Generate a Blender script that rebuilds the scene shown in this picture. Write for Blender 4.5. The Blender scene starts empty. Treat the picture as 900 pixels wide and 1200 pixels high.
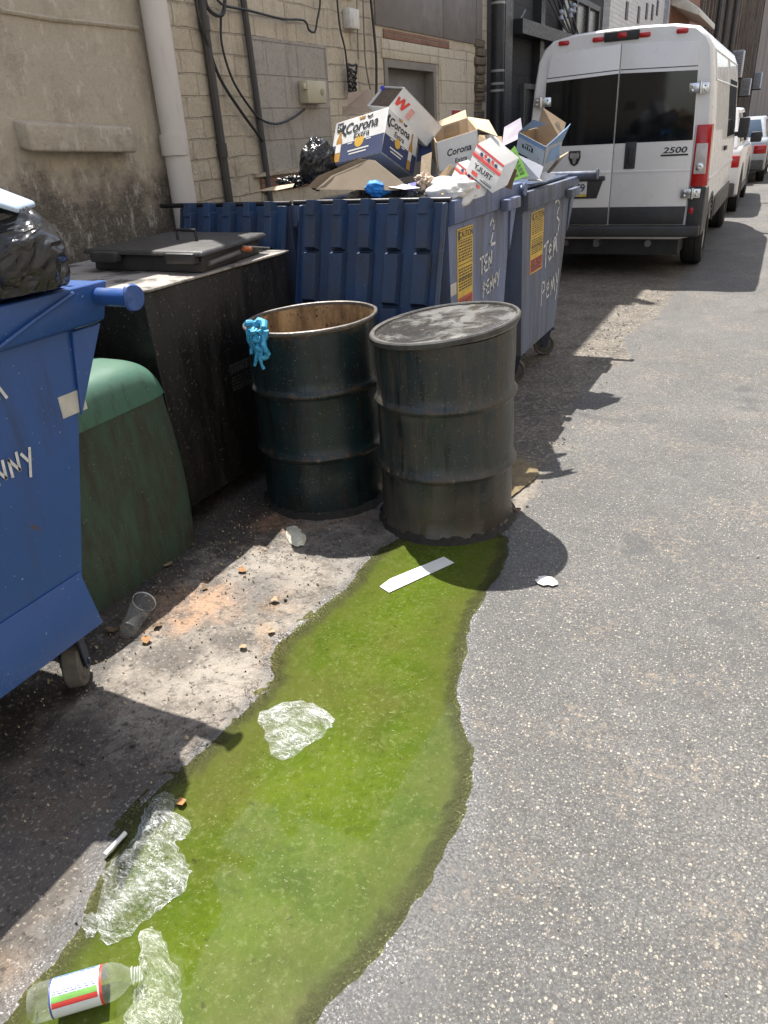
import bpy, bmesh, math, random
import numpy as np
from mathutils import Vector, Matrix, noise as mnoise
R = math.radians
scene = bpy.context.scene
COL = scene.collection
random.seed(7)

# ------------------------------------------------------------------ camera
H, YAW, PITCH, ROLL, F = 1.6, 27.5, 27.0, 3.5, 870.0
_y, _p, _r = R(YAW), R(PITCH), R(ROLL)
FW = Vector((-math.sin(_y) * math.cos(_p), math.cos(_y) * math.cos(_p), -math.sin(_p)))
RT = Vector((math.cos(_y), math.sin(_y), 0))
UP = RT.cross(FW)
CR = RT * math.cos(_r) - UP * math.sin(_r)
CU = RT * math.sin(_r) + UP * math.cos(_r)
cam_data = bpy.data.cameras.new('camera')
cam = bpy.data.objects.new('camera', cam_data)
COL.objects.link(cam)
cam.matrix_world = Matrix(((CR.x, CU.x, -FW.x, 0), (CR.y, CU.y, -FW.y, 0), (CR.z, CU.z, -FW.z, H), (0, 0, 0, 1)))
cam_data.sensor_fit = 'VERTICAL'
cam_data.sensor_height = 24.0
cam_data.lens = 24.0 * F / 1200.0
cam_data.clip_end = 2000
cam_data.clip_start = 0.02
scene.camera = cam


def at(x, y, X=None, Y=None, Z=None):
    """the world point on a real plane of the alley that the photo's pixel shows"""
    d = FW + CR * ((x - 450) / F) - CU * ((y - 600) / F)
    if X is not None:
        t = X / d.x
    elif Y is not None:
        t = Y / d.y
    else:
        t = (Z - H) / d.z
    return Vector((0, 0, H)) + d * t


# ------------------------------------------------------------------ materials
def put(t, sock, v):
    if isinstance(v, bpy.types.NodeSocket):
        t.links.new(v, sock)
    elif v is not None:
        if hasattr(sock.default_value, '__len__') and not hasattr(v, '__len__'):
            v = (v, v, v) if len(sock.default_value) == 3 else (v, v, v, 1)
        elif hasattr(v, '__len__') and len(v) == 3 and len(sock.default_value) == 4:
            v = (*v, 1)
        sock.default_value = v


class Mat:
    def __init__(s, name):
        s.m = bpy.data.materials.new(name)
        s.m.use_nodes = True
        s.t = s.m.node_tree
        s.b = s.t.nodes['Principled BSDF']
        s.out = s.t.nodes['Material Output']
        s._co = None

    def n(s, typ, **kw):
        x = s.t.nodes.new('ShaderNode' + typ)
        for k, v in kw.items():
            setattr(x, k, v)
        return x

    def co(s):
        if s._co is None:
            s._co = s.n('TexCoord').outputs['Object']
        return s._co

    def scale(s, v, sc, loc=(0, 0, 0)):
        m = s.n('Mapping')
        put(s.t, m.inputs['Vector'], v)
        m.inputs['Scale'].default_value = sc
        m.inputs['Location'].default_value = loc
        return m.outputs[0]

    def noise(s, sc, detail=4, rough=.6, v=None, dist=0.0):
        x = s.n('TexNoise')
        put(s.t, x.inputs['Vector'], v or s.co())
        x.inputs['Scale'].default_value = sc
        x.inputs['Detail'].default_value = detail
        x.inputs['Roughness'].default_value = rough
        x.inputs['Distortion'].default_value = dist
        return x.outputs[0]

    def vor(s, sc, feature='F1', v=None, rnd=1.0):
        x = s.n('TexVoronoi', feature=feature)
        put(s.t, x.inputs['Vector'], v or s.co())
        x.inputs['Scale'].default_value = sc
        x.inputs['Randomness'].default_value = rnd
        return x

    def ramp(s, f, stops, interp='LINEAR'):
        x = s.n('ValToRGB')
        put(s.t, x.inputs[0], f)
        el = x.color_ramp.elements
        x.color_ramp.interpolation = interp
        while len(el) < len(stops):
            el.new(.5)
        for e, (p, c) in zip(el, stops):
            e.position = p
            e.color = (c, c, c, 1) if not hasattr(c, '__len__') else (*c, 1)
        return x.outputs[0]

    def mix(s, f, a, b, mode='MIX'):
        x = s.n('Mix', data_type='RGBA', blend_type=mode)
        put(s.t, x.inputs[0], f)
        put(s.t, x.inputs[6], a)
        put(s.t, x.inputs[7], b)
        return x.outputs[2]

    def mth(s, op, a, b=None, clamp=False):
        x = s.n('Math', operation=op, use_clamp=clamp)
        put(s.t, x.inputs[0], a)
        if b is not None:
            put(s.t, x.inputs[1], b)
        return x.outputs[0]

    def attr(s, name):
        return s.n('Attribute', attribute_name=name).outputs['Fac']

    def sep(s, v=None):
        x = s.n('SeparateXYZ')
        put(s.t, x.inputs[0], v or s.co())
        return x.outputs

    def comb(s, a, b, c=0.0):
        x = s.n('CombineXYZ')
        put(s.t, x.inputs[0], a); put(s.t, x.inputs[1], b); put(s.t, x.inputs[2], c)
        return x.outputs[0]

    def bump(s, h, strength=.3, dist=.01, normal=None):
        x = s.n('Bump')
        put(s.t, x.inputs['Height'], h)
        x.inputs['Strength'].default_value = strength
        x.inputs['Distance'].default_value = dist
        if normal is not None:
            put(s.t, x.inputs['Normal'], normal)
        return x.outputs[0]

    def set(s, color=None, rough=None, metal=None, normal=None, **kw):
        put(s.t, s.b.inputs['Base Color'], color)
        put(s.t, s.b.inputs['Roughness'], rough)
        put(s.t, s.b.inputs['Metallic'], metal)
        if normal is not None:
            put(s.t, s.b.inputs['Normal'], normal)
        for k, v in kw.items():
            put(s.t, s.b.inputs[k], v)
        return s.m


def plain(name, col, rough=.5, metal=0.0, var=.25, sc=8.0, bump=.15, **kw):
    m = Mat(name)
    f = m.noise(sc, 5, .65)
    c = m.ramp(f, [(.3, [x * (1 - var) for x in col]), (.7, [min(1, x * (1 + var)) for x in col])])
    r = m.ramp(m.noise(sc * 3, 3), [(.3, rough * .8), (.7, min(1, rough * 1.25))])
    return m.set(c, r, metal, m.bump(m.noise(sc * 12, 3), bump, .004), **kw)


def grimy(name, col, col2, stain, amt=.5, rough=.45, speck=None, streak=.2, metal=0.0, sc=3.0, rust=None, bump=.2, speck_t=.68):
    """painted sheet metal with runs of grime, splashes and chips"""
    m = Mat(name)
    base = m.mix(m.noise(sc, 5, .6), col, col2)
    v = m.scale(m.co(), (1, 1, streak))
    st = m.ramp(m.noise(sc * 4, 6, .7, v), [(.62 - amt * .3, 0), (.72 - amt * .1, 1)])
    c = m.mix(m.mth('MULTIPLY', st, .85), base, stain)
    sp = m.noise(90, 2, .5)
    if speck:
        c = m.mix(m.ramp(sp, [(speck_t, 0), (speck_t + .03, 1)]), c, speck)
    if speck:
        sc1 = m.ramp(m.noise(7, 6, .8, m.scale(m.co(), (1, .5, 1.6), (3, 1, 2)), 2.0), [(.488, 0), (.494, .55), (.50, 0)])
        c = m.mix(m.mth('MULTIPLY', sc1, m.ramp(m.noise(2.2, 3), [(.5, 0), (.6, .8)])), c, speck)
    if rust:
        rr = m.ramp(m.noise(sc * 3.4, 8, .8), [(.655, 0), (.685, 1)])
        c = m.mix(rr, c, rust)
    r = m.mix(st, (rough, rough, rough), (min(1, rough + .3),) * 3)
    nb = m.bump(m.noise(14, 5, .6), bump * .5, .01, m.bump(m.noise(2.6, 3, .5), .22, .06))
    return m.set(c, r, metal, m.bump(sp, bump, .002, nb))


def cardboard(name, col):
    m = Mat(name)
    f = m.noise(5, 5, .6)
    c = m.ramp(f, [(.3, [x * .8 for x in col]), (.7, [min(1, x * 1.1) for x in col])])
    return m.set(c, .85, 0, m.bump(m.noise(40, 3), .2, .003))


def clear_plastic(name, white=(.85, .88, .87), lo=.12, hi=.75, sc=18.0, rough=.12, folds=False):
    m = Mat(name)
    tr = m.n('BsdfTransparent')
    tr.inputs[0].default_value = (.97, .98, .97, 1)
    m.set(white, rough, 0, m.bump(m.noise(sc * 3, 4, .6, None, 1.0), .35, .008))
    if folds:
        mp = m.n('Mapping'); put(m.t, mp.inputs['Vector'], m.co())
        mp.inputs['Rotation'].default_value = (0, 0, -(folds if folds is not True else 0)); mp.inputs['Scale'].default_value = (.32, 1, 1)
        wv = mp.outputs[0]
        wr = [m.noise(q_, 3, .55, wv, d_) for q_, d_ in ((17, 1.6), (38, 1.8), (80, 1.2))]
        ln = [m.ramp(x_, [(.5 - h_, 0), (.5, 1), (.5 + h_, 0)]) for x_, h_ in zip(wr, (.022, .03, .045))]
        pat = m.ramp(m.noise(11, 4, .6), [(.42, 0), (.66, 1)])
        fac = m.mth('ADD', lo, m.mth('MULTIPLY', pat, .13))
        for l_, k_ in zip(ln, (.62, .48, .30)):
            fac = m.mth('ADD', fac, m.mth('MULTIPLY', m.mth('MULTIPLY', l_, m.mth('ADD', .25, m.mth('MULTIPLY', pat, .75))), k_ * hi / .5))
        hh = m.mth('ADD', wr[0], m.mth('ADD', m.mth('MULTIPLY', wr[1], .6), m.mth('MULTIPLY', wr[2], .3)))
        put(m.t, m.b.inputs['Normal'], m.bump(hh, .9, .02))
    else:
        fac = m.ramp(m.noise(sc, 6, .7, None, 1.5), [(.38, lo), (.62, hi)])
    lw = m.n('LayerWeight')
    lw.inputs[0].default_value = .3
    fac = m.mth('ADD', fac, m.mth('MULTIPLY', lw.outputs['Facing'], .16), clamp=True)
    mx = m.n('MixShader')
    put(m.t, mx.inputs[0], fac)
    m.t.links.new(tr.outputs[0], mx.inputs[1])
    m.t.links.new(m.b.outputs[0], mx.inputs[2])
    m.t.links.new(mx.outputs[0], m.out.inputs[0])
    return m.m


# ------------------------------------------------------------------ mesh builder
class MB:
    def __init__(s):
        s.v, s.f, s.mi, s.cur = [], [], [], 0
        s.M = None

    def add(s, pts, faces):
        o = len(s.v)
        s.v += [(s.M @ Vector(p) if s.M else Vector(p)) for p in pts]
        for f in faces:
            s.f.append([i + o for i in f])
            s.mi.append(s.cur)

    def poly(s, pts):
        s.add(pts, [list(range(len(pts)))])

    def hexa(s, p):  # 8 pts: bottom 4 then top 4
        s.add(p, [[3, 2, 1, 0], [4, 5, 6, 7], [0, 1, 5, 4], [1, 2, 6, 5], [2, 3, 7, 6], [3, 0, 4, 7]])

    def box(s, a, b):
        x0, y0, z0 = a; x1, y1, z1 = b
        s.hexa([(x0, y0, z0), (x1, y0, z0), (x1, y1, z0), (x0, y1, z0), (x0, y0, z1), (x1, y0, z1), (x1, y1, z1), (x0, y1, z1)])

    def para(s, O, a, b, c):
        O, a, b, c = map(Vector, (O, a, b, c))
        s.hexa([O, O + a, O + a + b, O + b, O + c, O + a + c, O + a + b + c, O + b + c])

    def ext(s, pts, vec):
        n = len(pts); vec = Vector(vec)
        p = [Vector(q) for q in pts]
        s.add(p + [q + vec for q in p], [list(range(n))[::-1], list(range(n, 2 * n))] + [[i, (i + 1) % n, n + (i + 1) % n, n + i] for i in range(n)])

    def frame_of(s, d):
        d = Vector(d).normalized()
        u = d.cross(Vector((0, 0, 1)))
        if u.length < .01:
            u = Vector((1, 0, 0))
        u.normalize()
        return u, d.cross(u).normalized()

    def cyl(s, p0, p1, r0, r1=None, n=16, caps=True):
        p0, p1 = Vector(p0), Vector(p1)
        r1 = r0 if r1 is None else r1
        u, w = s.frame_of(p1 - p0)
        pts = []
        for p, r in ((p0, r0), (p1, r1)):
            for i in range(n):
                a = 2 * math.pi * i / n
                pts.append(p + (u * math.cos(a) + w * math.sin(a)) * r)
        fs = [[i, (i + 1) % n, n + (i + 1) % n, n + i] for i in range(n)]
        if caps:
            fs += [list(range(n))[::-1], list(range(n, 2 * n))]
        s.add(pts, fs)

    def tube(s, pts, r, n=8):
        pts = [Vector(p) for p in pts]
        ring, u = [], None
        k = len(pts)
        for i, p in enumerate(pts):
            d = (pts[min(i + 1, k - 1)] - pts[max(i - 1, 0)]).normalized()
            if u is None:
                u, _ = s.frame_of(d)
            u = (u - d * u.dot(d)).normalized()
            w = d.cross(u)
            rr = r[i] if hasattr(r, '__len__') else r
            ring += [p + (u * math.cos(2 * math.pi * j / n) + w * math.sin(2 * math.pi * j / n)) * rr for j in range(n)]
        fs = []
        for i in range(k - 1):
            for j in range(n):
                fs.append([i * n + j, i * n + (j + 1) % n, (i + 1) * n + (j + 1) % n, (i + 1) * n + j])
        fs += [list(range(n))[::-1], list(range((k - 1) * n, k * n))]
        s.add(ring, fs)

    def lathe(s, prof, O=(0, 0, 0), n=48, axis=None, fn=None):
        """prof: (r, z) pairs; fn(x, y, z) may deform"""
        O = Vector(O)
        if axis is None:
            U, W, D = Vector((1, 0, 0)), Vector((0, 1, 0)), Vector((0, 0, 1))
        else:
            D = Vector(axis).normalized()
            U, W = s.frame_of(D)
        pts = []
        for r, z in prof:
            for i in range(n):
                a = 2 * math.pi * i / n
                q = (r * math.cos(a), r * math.sin(a), z)
                if fn:
                    q = fn(*q)
                pts.append(O + U * q[0] + W * q[1] + D * q[2])
        fs = []
        for k in range(len(prof) - 1):
            for i in range(n):
                fs.append([k * n + i, k * n + (i + 1) % n, (k + 1) * n + (i + 1) % n, (k + 1) * n + i])
        if prof[0][0] > 1e-6 and prof[0] != prof[-1]:
            pass
        s.add(pts, fs)

    def rect(s, O, u, v, a, b, c, d, off=0.0015):
        """a flat patch on the face O,u,v (u,v full edges) between fractions a..c, b..d"""
        O, u, v = map(Vector, (O, u, v))
        nrm = u.cross(v).normalized() * off
        s.poly([O + u * p + v * q + nrm for p, q in ((a, b), (c, b), (c, d), (a, d))])

    def grid(s, fn, nu, nv, closed=False):
        pts = [fn(i / (nu if closed else nu - 1), j / (nv - 1)) for j in range(nv) for i in range(nu)]
        fs = []
        for j in range(nv - 1):
            for i in range(nu if closed else nu - 1):
                i2 = (i + 1) % nu
                fs.append([j * nu + i, j * nu + i2, (j + 1) * nu + i2, (j + 1) * nu + i])
        s.add(pts, fs)

    def build(s, name, mats, parent=None, origin=None, bevel=0.0, seg=2, smooth=38, weld=False, kind=None):
        o0 = Vector(origin) if origin is not None else Vector((0, 0, 0))
        if parent is not None:
            rt = parent
            while rt.parent:
                rt = rt.parent
            o0 = rt.location.copy()
        me = bpy.data.meshes.new(name)
        me.from_pydata([tuple(p - o0) for p in s.v], [], s.f)
        for m in (mats if isinstance(mats, (list, tuple)) else [mats]):
            me.materials.append(m)
        me.polygons.foreach_set('material_index', s.mi)
        bm = bmesh.new(); bm.from_mesh(me)
        if weld:
            bmesh.ops.remove_doubles(bm, verts=bm.verts, dist=1e-5)
        bmesh.ops.recalc_face_normals(bm, faces=bm.faces)
        if bevel:
            es = [e for e in bm.edges if len(e.link_faces) == 2 and e.calc_face_angle(0) > .45]
            bmesh.ops.bevel(bm, geom=es, offset=bevel, segments=seg, affect='EDGES', clamp_overlap=True, profile=.5)
        bm.to_mesh(me); bm.free()
        if smooth:
            me.polygons.foreach_set('use_smooth', [True] * len(me.polygons))
            me.set_sharp_from_angle(angle=R(smooth))
        ob = bpy.data.objects.new(name, me)
        COL.objects.link(ob)
        if parent is not None:
            ob.parent = parent
            ob.location = (0, 0, 0)
        else:
            ob.location = o0
        if kind:
            ob['kind'] = kind
        return ob


def tag(o, label, cat, group=None):
    o['label'] = label; o['category'] = cat
    if group:
        o['group'] = group
    return o


def thing(name, label, cat, loc, group=None):
    o = bpy.data.objects.new(name, None)
    COL.objects.link(o)
    o.location = loc
    o.empty_display_size = .1
    return tag(o, label, cat, group)


def rename_label(o, label):
    o['label'] = label


_tc = {}


def text(mb, s, O, ex, ey, size, bold=0.0, shear=0.0, space=1.0, sx=1.0, off=.0015):
    """lettering laid on a plane: O is its centre, ex/ey the reading directions"""
    key = (s, bold, shear, space)
    if key not in _tc:
        cu = bpy.data.curves.new('t', 'FONT')
        cu.body = s; cu.size = 1; cu.offset = bold; cu.shear = shear; cu.space_character = space
        cu.align_x = 'CENTER'; cu.align_y = 'CENTER'; cu.resolution_u = 3
        ob = bpy.data.objects.new('t', cu)
        COL.objects.link(ob)
        bpy.context.view_layer.update()
        me = bpy.data.meshes.new_from_object(ob.evaluated_get(bpy.context.evaluated_depsgraph_get()))
        _tc[key] = ([v.co.copy() for v in me.vertices], [list(p.vertices) for p in me.polygons])
        bpy.data.objects.remove(ob); bpy.data.curves.remove(cu); bpy.data.meshes.remove(me)
    vs, fs = _tc[key]
    O, ex, ey = Vector(O), Vector(ex).normalized(), Vector(ey).normalized()
    nn = ex.cross(ey).normalized() * off
    mb.add([O + ex * (v.x * size * sx) + ey * (v.y * size) + nn for v in vs], fs)


GLYPH = {'T': [[(0, 1), (.75, 1)], [(.4, 1), (.35, 0)]], 'E': [[(.6, 1), (.05, .95), (0, 0), (.6, .02)], [(0, .5), (.5, .55)]],
         'N': [[(0, 0), (.08, .9), (.5, .1), (.62, 1)]], 'P': [[(0, 0), (.06, 1), (.5, .95), (.55, .6), (.05, .5)]],
         'Y': [[(0, 1), (.28, .5)], [(.6, 1.05), (.2, -.1)]], 'n': [[(0, 0), (.06, .8), (.3, .1), (.4, .85), (.7, 0)]],
         '2': [[(0, .8), (.25, 1), (.5, .8), (.4, .5), (0, .05), (.6, 0)]], 'y': [[(0, .8), (.25, .3)], [(.55, .85), (.1, -.5)]],
         'e': [[(0, .4), (.5, .5), (.3, .8), (0, .5), (.1, .05), (.5, .1)]], 'r': [[(0, 0), (.05, .7)], [(.03, .5), (.3, .8)]],
         '3': [[(0, .95), (.35, 1), (.5, .8), (.2, .55), (.55, .35), (.4, .05), (-.1, -.1)]]}


def strokes(mb, s, O, ex, ey, size, w, gap=.85, off=.002):
    O, ex, ey = Vector(O), Vector(ex).normalized(), Vector(ey).normalized()
    nn = ex.cross(ey).normalized()
    x = 0
    for k, c in enumerate(s):
        for line in GLYPH.get(c, []):
            for (a, b), (c2, d) in zip(line[:-1], line[1:]):
                p = O + ex * ((a + x) * size) + ey * (b * size) + nn * (off + .0004 * k)
                q = O + ex * ((c2 + x) * size) + ey * (d * size) + nn * (off + .0004 * k)
                dv = (q - p).normalized()
                sd = dv.cross(nn) * w * .5
                p -= dv * w * .3; q += dv * w * .3
                mb.poly([p - sd, q - sd, q + sd, p + sd])
        x += gap


def nz(x, y, z=0.0):
    return mnoise.noise(Vector((x, y, z)))


def fbm(x, y, z=0.0, o=4):
    a, s, f = 0, 1, 1
    for _ in range(o):
        a += s * nz(x * f, y * f, z * f + 3.1 * _); s *= .5; f *= 2.03
    return a


def pip(x, y, poly):
    c = False
    n = len(poly)
    for i in range(n):
        x1, y1 = poly[i][0], poly[i][1]; x2, y2 = poly[i - 1][0], poly[i - 1][1]
        if (y1 > y) != (y2 > y) and x < (x2 - x1) * (y - y1) / (y2 - y1) + x1:
            c = not c
    return c


def dist_poly(x, y, poly):
    best = 9
    for i in range(len(poly)):
        ax, ay = poly[i - 1][:2]; bx, by = poly[i][:2]
        dx, dy = bx - ax, by - ay
        t = max(0, min(1, ((x - ax) * dx + (y - ay) * dy) / (dx * dx + dy * dy + 1e-12)))
        best = min(best, math.hypot(x - ax - t * dx, y - ay - t * dy))
    return best


def catmull(P, k=5):
    n = len(P); Q = []
    for i in range(n):
        a, b, c, d = P[i - 1], P[i], P[(i + 1) % n], P[(i + 2) % n]
        for j in range(k):
            u = j / k
            Q.append(tuple(.5 * ((2 * b[t]) + (c[t] - a[t]) * u + (2 * a[t] - 5 * b[t] + 4 * c[t] - d[t]) * u * u + (3 * b[t] - a[t] - 3 * c[t] + d[t]) * u ** 3) for t in (0, 1)))
    return Q


def near_poly(x, y, poly):
    best, bp = 9, (x, y)
    for i in range(len(poly)):
        ax, ay = poly[i - 1][:2]; bx, by = poly[i][:2]
        dx, dy = bx - ax, by - ay
        t = max(0, min(1, ((x - ax) * dx + (y - ay) * dy) / (dx * dx + dy * dy + 1e-12)))
        q = (ax + t * dx, ay + t * dy); d = math.hypot(x - q[0], y - q[1])
        if d < best:
            best, bp = d, q
    return best, bp


def crumple(outline, z0, hgt, seed, step=.006, fr=9.0, fold=1.0, edge=.03, axis=None, stretch=.45):
    """a crumpled film lying on the ground inside an outline; remembers where its folds are"""
    mb = MB()
    outline = catmull(outline)
    xs = [p[0] for p in outline]; ys = [p[1] for p in outline]
    x0, x1, y0, y1 = min(xs), max(xs), min(ys), max(ys)
    nx, ny = int((x1 - x0) / step) + 2, int((y1 - y0) / step) + 2
    ca, sa = (math.cos(axis), math.sin(axis)) if axis is not None else (1, 0)
    idx, pts, fs, fold_v = {}, [], [], []
    for j in range(ny):
        for i in range(nx):
            x, y = x0 + i * step, y0 + j * step
            if pip(x, y, outline):
                dd, bp = near_poly(x, y, outline)
                if dd < step * .75:
                    x, y = bp; dd = 0
                d = min(1, dd / edge); d = d * d * (3 - 2 * d)
                lx, ly = (x * ca + y * sa) * stretch, (-x * sa + y * ca)
                wx = lx + .06 * nz(x * 6, y * 6, seed + 5); wy = ly + .06 * nz(x * 6, y * 6, seed + 6)
                a = max(0, 1 - abs(nz(wx * fr, wy * fr, seed)) * 2.6)
                b = max(0, 1 - abs(nz(wx * fr * 2.1, wy * fr * 2.1, seed + 2)) * 3.2)
                c = max(0, 1 - abs(nz(wx * fr * 4.3, wy * fr * 4.3, seed + 3)) * 3.6)
                base = .5 + .5 * nz(x * fr * .7, y * fr * .7, seed + 7)
                h = hgt * d * (.35 * base + .42 * a ** 1.5 + .25 * fold * b ** 1.5 + .08 * fold * c)
                idx[(i, j)] = len(pts)
                pts.append((x, y, z0 + max(.0012, h)))
                fold_v.append(min(1, .55 * a ** 4 + .6 * b ** 4 * fold + .45 * c ** 4 * fold + .18 * (1 - d) * b))
    for (i, j), k in idx.items():
        q = [(i, j), (i + 1, j), (i + 1, j + 1), (i, j + 1)]
        h_ = [t for t in q if t in idx]
        if len(h_) >= 3:
            fs.append([idx[t] for t in h_])
    mb.add(pts, fs)
    mb.fold_v = fold_v
    return mb


def facet_film(outline, z0, hgt, seed, n, axis=0.0, stretch=2.0, edge=.04, jag=.006):
    """creased film: scattered points, triangulated, so that every crease is a straight fold"""
    from mathutils.geometry import delaunay_2d_cdt
    rr = random.Random(seed)
    out = []
    for x, y in catmull(outline, 4):
        out.append(Vector((x + rr.uniform(-jag, jag), y + rr.uniform(-jag, jag))))
    xs = [p.x for p in out]; ys = [p.y for p in out]
    ca, sa = math.cos(axis), math.sin(axis)
    area = 0
    for i in range(len(out)):
        area += out[i - 1].x * out[i].y - out[i].x * out[i - 1].y
    rmin = math.sqrt(abs(area) / 2 / n) * .62
    pts = []
    tries = 0
    while len(pts) < n and tries < n * 60:
        tries += 1
        p = Vector((rr.uniform(min(xs), max(xs)), rr.uniform(min(ys), max(ys))))
        if not pip(p.x, p.y, [(q.x, q.y) for q in out]):
            continue
        u, v = (p.x * ca + p.y * sa) / stretch, (-p.x * sa + p.y * ca)
        if all((u - a) ** 2 + (v - b) ** 2 > (rmin / math.sqrt(stretch)) ** 2 for _, a, b in pts):
            pts.append((p, u, v))
    allp = out + [p for p, _, _ in pts]
    edges = [(i, (i + 1) % len(out)) for i in range(len(out))]
    vs, _, fs, _, _, _ = delaunay_2d_cdt(allp, edges, [], 1, 1e-6)
    mb = MB(); V3 = []; fv = []
    oc = [(q.x, q.y) for q in out]
    for p in vs:
        dd, _ = near_poly(p.x, p.y, oc)
        d = min(1, dd / edge)
        u, v = (p.x * ca + p.y * sa) / stretch, (-p.x * sa + p.y * ca)
        h = hgt * (.05 * rr.random() + d * (.35 + .65 * nz(u * 11, v * 11, seed) + .22 * rr.random()))
        V3.append((p.x, p.y, z0 + max(.0012, h)))
        fv.append(max(0, min(1, (rr.random() ** 2.4) * .75 + .7 * max(0, nz(u * 14, v * 14, seed + 4)))))
    mb.add(V3, [list(f) for f in fs if pip(sum(vs[i].x for i in f) / len(f), sum(vs[i].y for i in f) / len(f), oc)])
    mb.fold_v = fv
    return mb


def blob(C, rad, seed, amp=.25, fr=2.2, n=56, flat=None, ridge=.12, fine=1.0):
    """a lumpy bag-like closed skin"""
    mb = MB()
    C = Vector(C)

    def fn(u, v):
        a, b = u * 2 * math.pi, (v - .5) * math.pi * .998
        d = Vector((math.cos(a) * math.cos(b), math.sin(a) * math.cos(b), math.sin(b)))
        w = d + Vector((nz(d.x * 2, d.y * 2, d.z * 2 + seed), nz(d.x * 2, d.y * 2, d.z * 2 + seed + 4), nz(d.x * 2, d.y * 2, d.z * 2 + seed + 8))) * .35
        r = 1 + amp * nz(w.x * fr, w.y * fr, w.z * fr + seed) - ridge * abs(nz(w.x * fr * 2.6, w.y * fr * 2.6, w.z * fr * 2.6 + seed)) - fine * ridge * .5 * abs(nz(w.x * fr * 6, w.y * fr * 6, w.z * fr * 6 + seed))
        p = C + Vector((d.x * rad[0], d.y * rad[1], d.z * rad[2])) * r
        if flat is not None and p.z < flat:
            p.z = flat + .0005 * (d.z + 1)
        return p
    mb.grid(fn, n, n // 2 + 8, closed=True)
    return mb

# ------------------------------------------------------------------ light
world = bpy.data.worlds.new('World')
scene.world = world
world.use_nodes = True
wt = world.node_tree
sky = wt.nodes.new('ShaderNodeTexSky')
sky.sky_type = 'NISHITA'
sky.sun_disc = False
sky.sun_elevation = R(65)
sky.sun_rotation = R(312.4)
hs_ = wt.nodes.new('ShaderNodeHueSaturation')
hs_.inputs['Saturation'].default_value = .6
wt.links.new(sky.outputs[0], hs_.inputs['Color'])
wt.links.new(hs_.outputs[0], wt.nodes['Background'].inputs[0])
wt.nodes['Background'].inputs[1].default_value = 0.15
sl = bpy.data.lights.new('sun', 'SUN')
sl.energy = 4.8
sl.angle = R(.5)
sl.color = (1, .955, .89)
so = bpy.data.objects.new('sun', sl)
COL.objects.link(so)
so.rotation_euler = Vector((.34, -.31, -1)).to_track_quat('-Z', 'Y').to_euler()
so.location = (-3, 3, 12)
scene.view_settings.view_transform = 'Standard'
scene.view_settings.look = 'None'
scene.view_settings.gamma = 1
scene.view_settings.use_curve_mapping = False
scene.view_settings.exposure = 1.06

# ------------------------------------------------------------------ ground
PUD = [at(*p, Z=0) for p in [(600, 628), (594, 655), (577, 690), (560, 715), (550, 745), (544, 775), (541, 805), (546, 840), (553, 880), (553, 915),
       (546, 945), (531, 985), (515, 1015), (495, 1050), (470, 1085), (440, 1125), (402, 1165), (370, 1200), (330, 1260), (150, 1330), (-20, 1300),
       (-25, 1215), (5, 1193), (25, 1163), (60, 1128), (92, 1082), (117, 1035), (128, 995), (150, 960), (185, 922), (215, 897), (245, 872), (272, 842),
       (300, 818), (318, 797), (319, 772), (328, 752), (350, 735), (380, 708), (405, 690), (425, 662), (447, 640), (475, 625), (530, 605)]]
PUD = [(p.x, p.y) for p in PUD]
_pn = np.array(PUD)


def sdist(X, Y):
    """signed distance to the puddle's rim (inside positive), for arrays"""
    best = np.full(X.shape, 99.0)
    ins = np.zeros(X.shape, bool)
    n = len(PUD)
    for i in range(n):
        ax, ay = PUD[i - 1]; bx, by = PUD[i]
        dx, dy = bx - ax, by - ay
        t = np.clip(((X - ax) * dx + (Y - ay) * dy) / (dx * dx + dy * dy), 0, 1)
        best = np.minimum(best, np.hypot(X - ax - t * dx, Y - ay - t * dy))
        c = ((by > Y) != (ay > Y))
        with np.errstate(divide='ignore', invalid='ignore'):
            xi = (ax - bx) * (Y - by) / (ay - by + 1e-12) + bx
        ins ^= c & (X < xi)
    return np.where(ins, best, -best)


bd = [at(*p, Z=0) for p in [(800, 330), (768, 372), (728, 398), (742, 420), (690, 447), (668, 478), (650, 520), (640, 552), (612, 598)]]
BY = np.array([-60, 0, 1.0, 1.6, 2.2] + [p.y for p in bd[::-1]] + [11, 300])
BX = np.array([-.9, -.9, -.95, -1.05, -1.05] + [p.x for p in bd[::-1]] + [-1.0, -1.0])
_o = np.argsort(BY); BY, BX = BY[_o], BX[_o]

xs = np.concatenate([[-120, -60, -20, -10, -6, -4.5], np.arange(-3.5, -2.4, .06), np.arange(-2.4, .45, .014), np.arange(.45, 3.4, .07), [5, 8, 14, 30, 70, 140]])
ys = np.concatenate([[-80, -30, -10, -4, -1.5, -.5], np.arange(0, .3, .05), np.arange(.3, 3.3, .014), np.arange(3.3, 6.5, .03), np.arange(6.5, 12, .12), [13, 15, 18, 22, 28, 36, 50, 70, 100, 150, 260, 420]])
GX, GY = np.meshgrid(xs, ys)
fine = (GX > -3.6) & (GX < 3.4) & (GY > -.2) & (GY < 12)
f1 = np.zeros(GX.shape); f2 = np.zeros(GX.shape); f3 = np.zeros(GX.shape)
for idx in zip(*np.nonzero(fine)):
    x, y = GX[idx], GY[idx]
    f1[idx] = nz(x * 1.7, y * 1.7, 1.3)
    f2[idx] = fbm(x * 7, y * 7, 4.2, 2)
    if -2.4 < x < .45 and y < 6.5:
        f3[idx] = fbm(x * 26, y * 26, 9.1, 2)
SD = sdist(GX + .018 * f2 + .007 * f3, GY + .018 * np.roll(f2, 3, 0))
bx = np.interp(GY, BY, BX) + .03 * f2 + .012 * f3
ASPH = np.clip((GX - bx) / .03 + .5, 0, 1)
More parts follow.
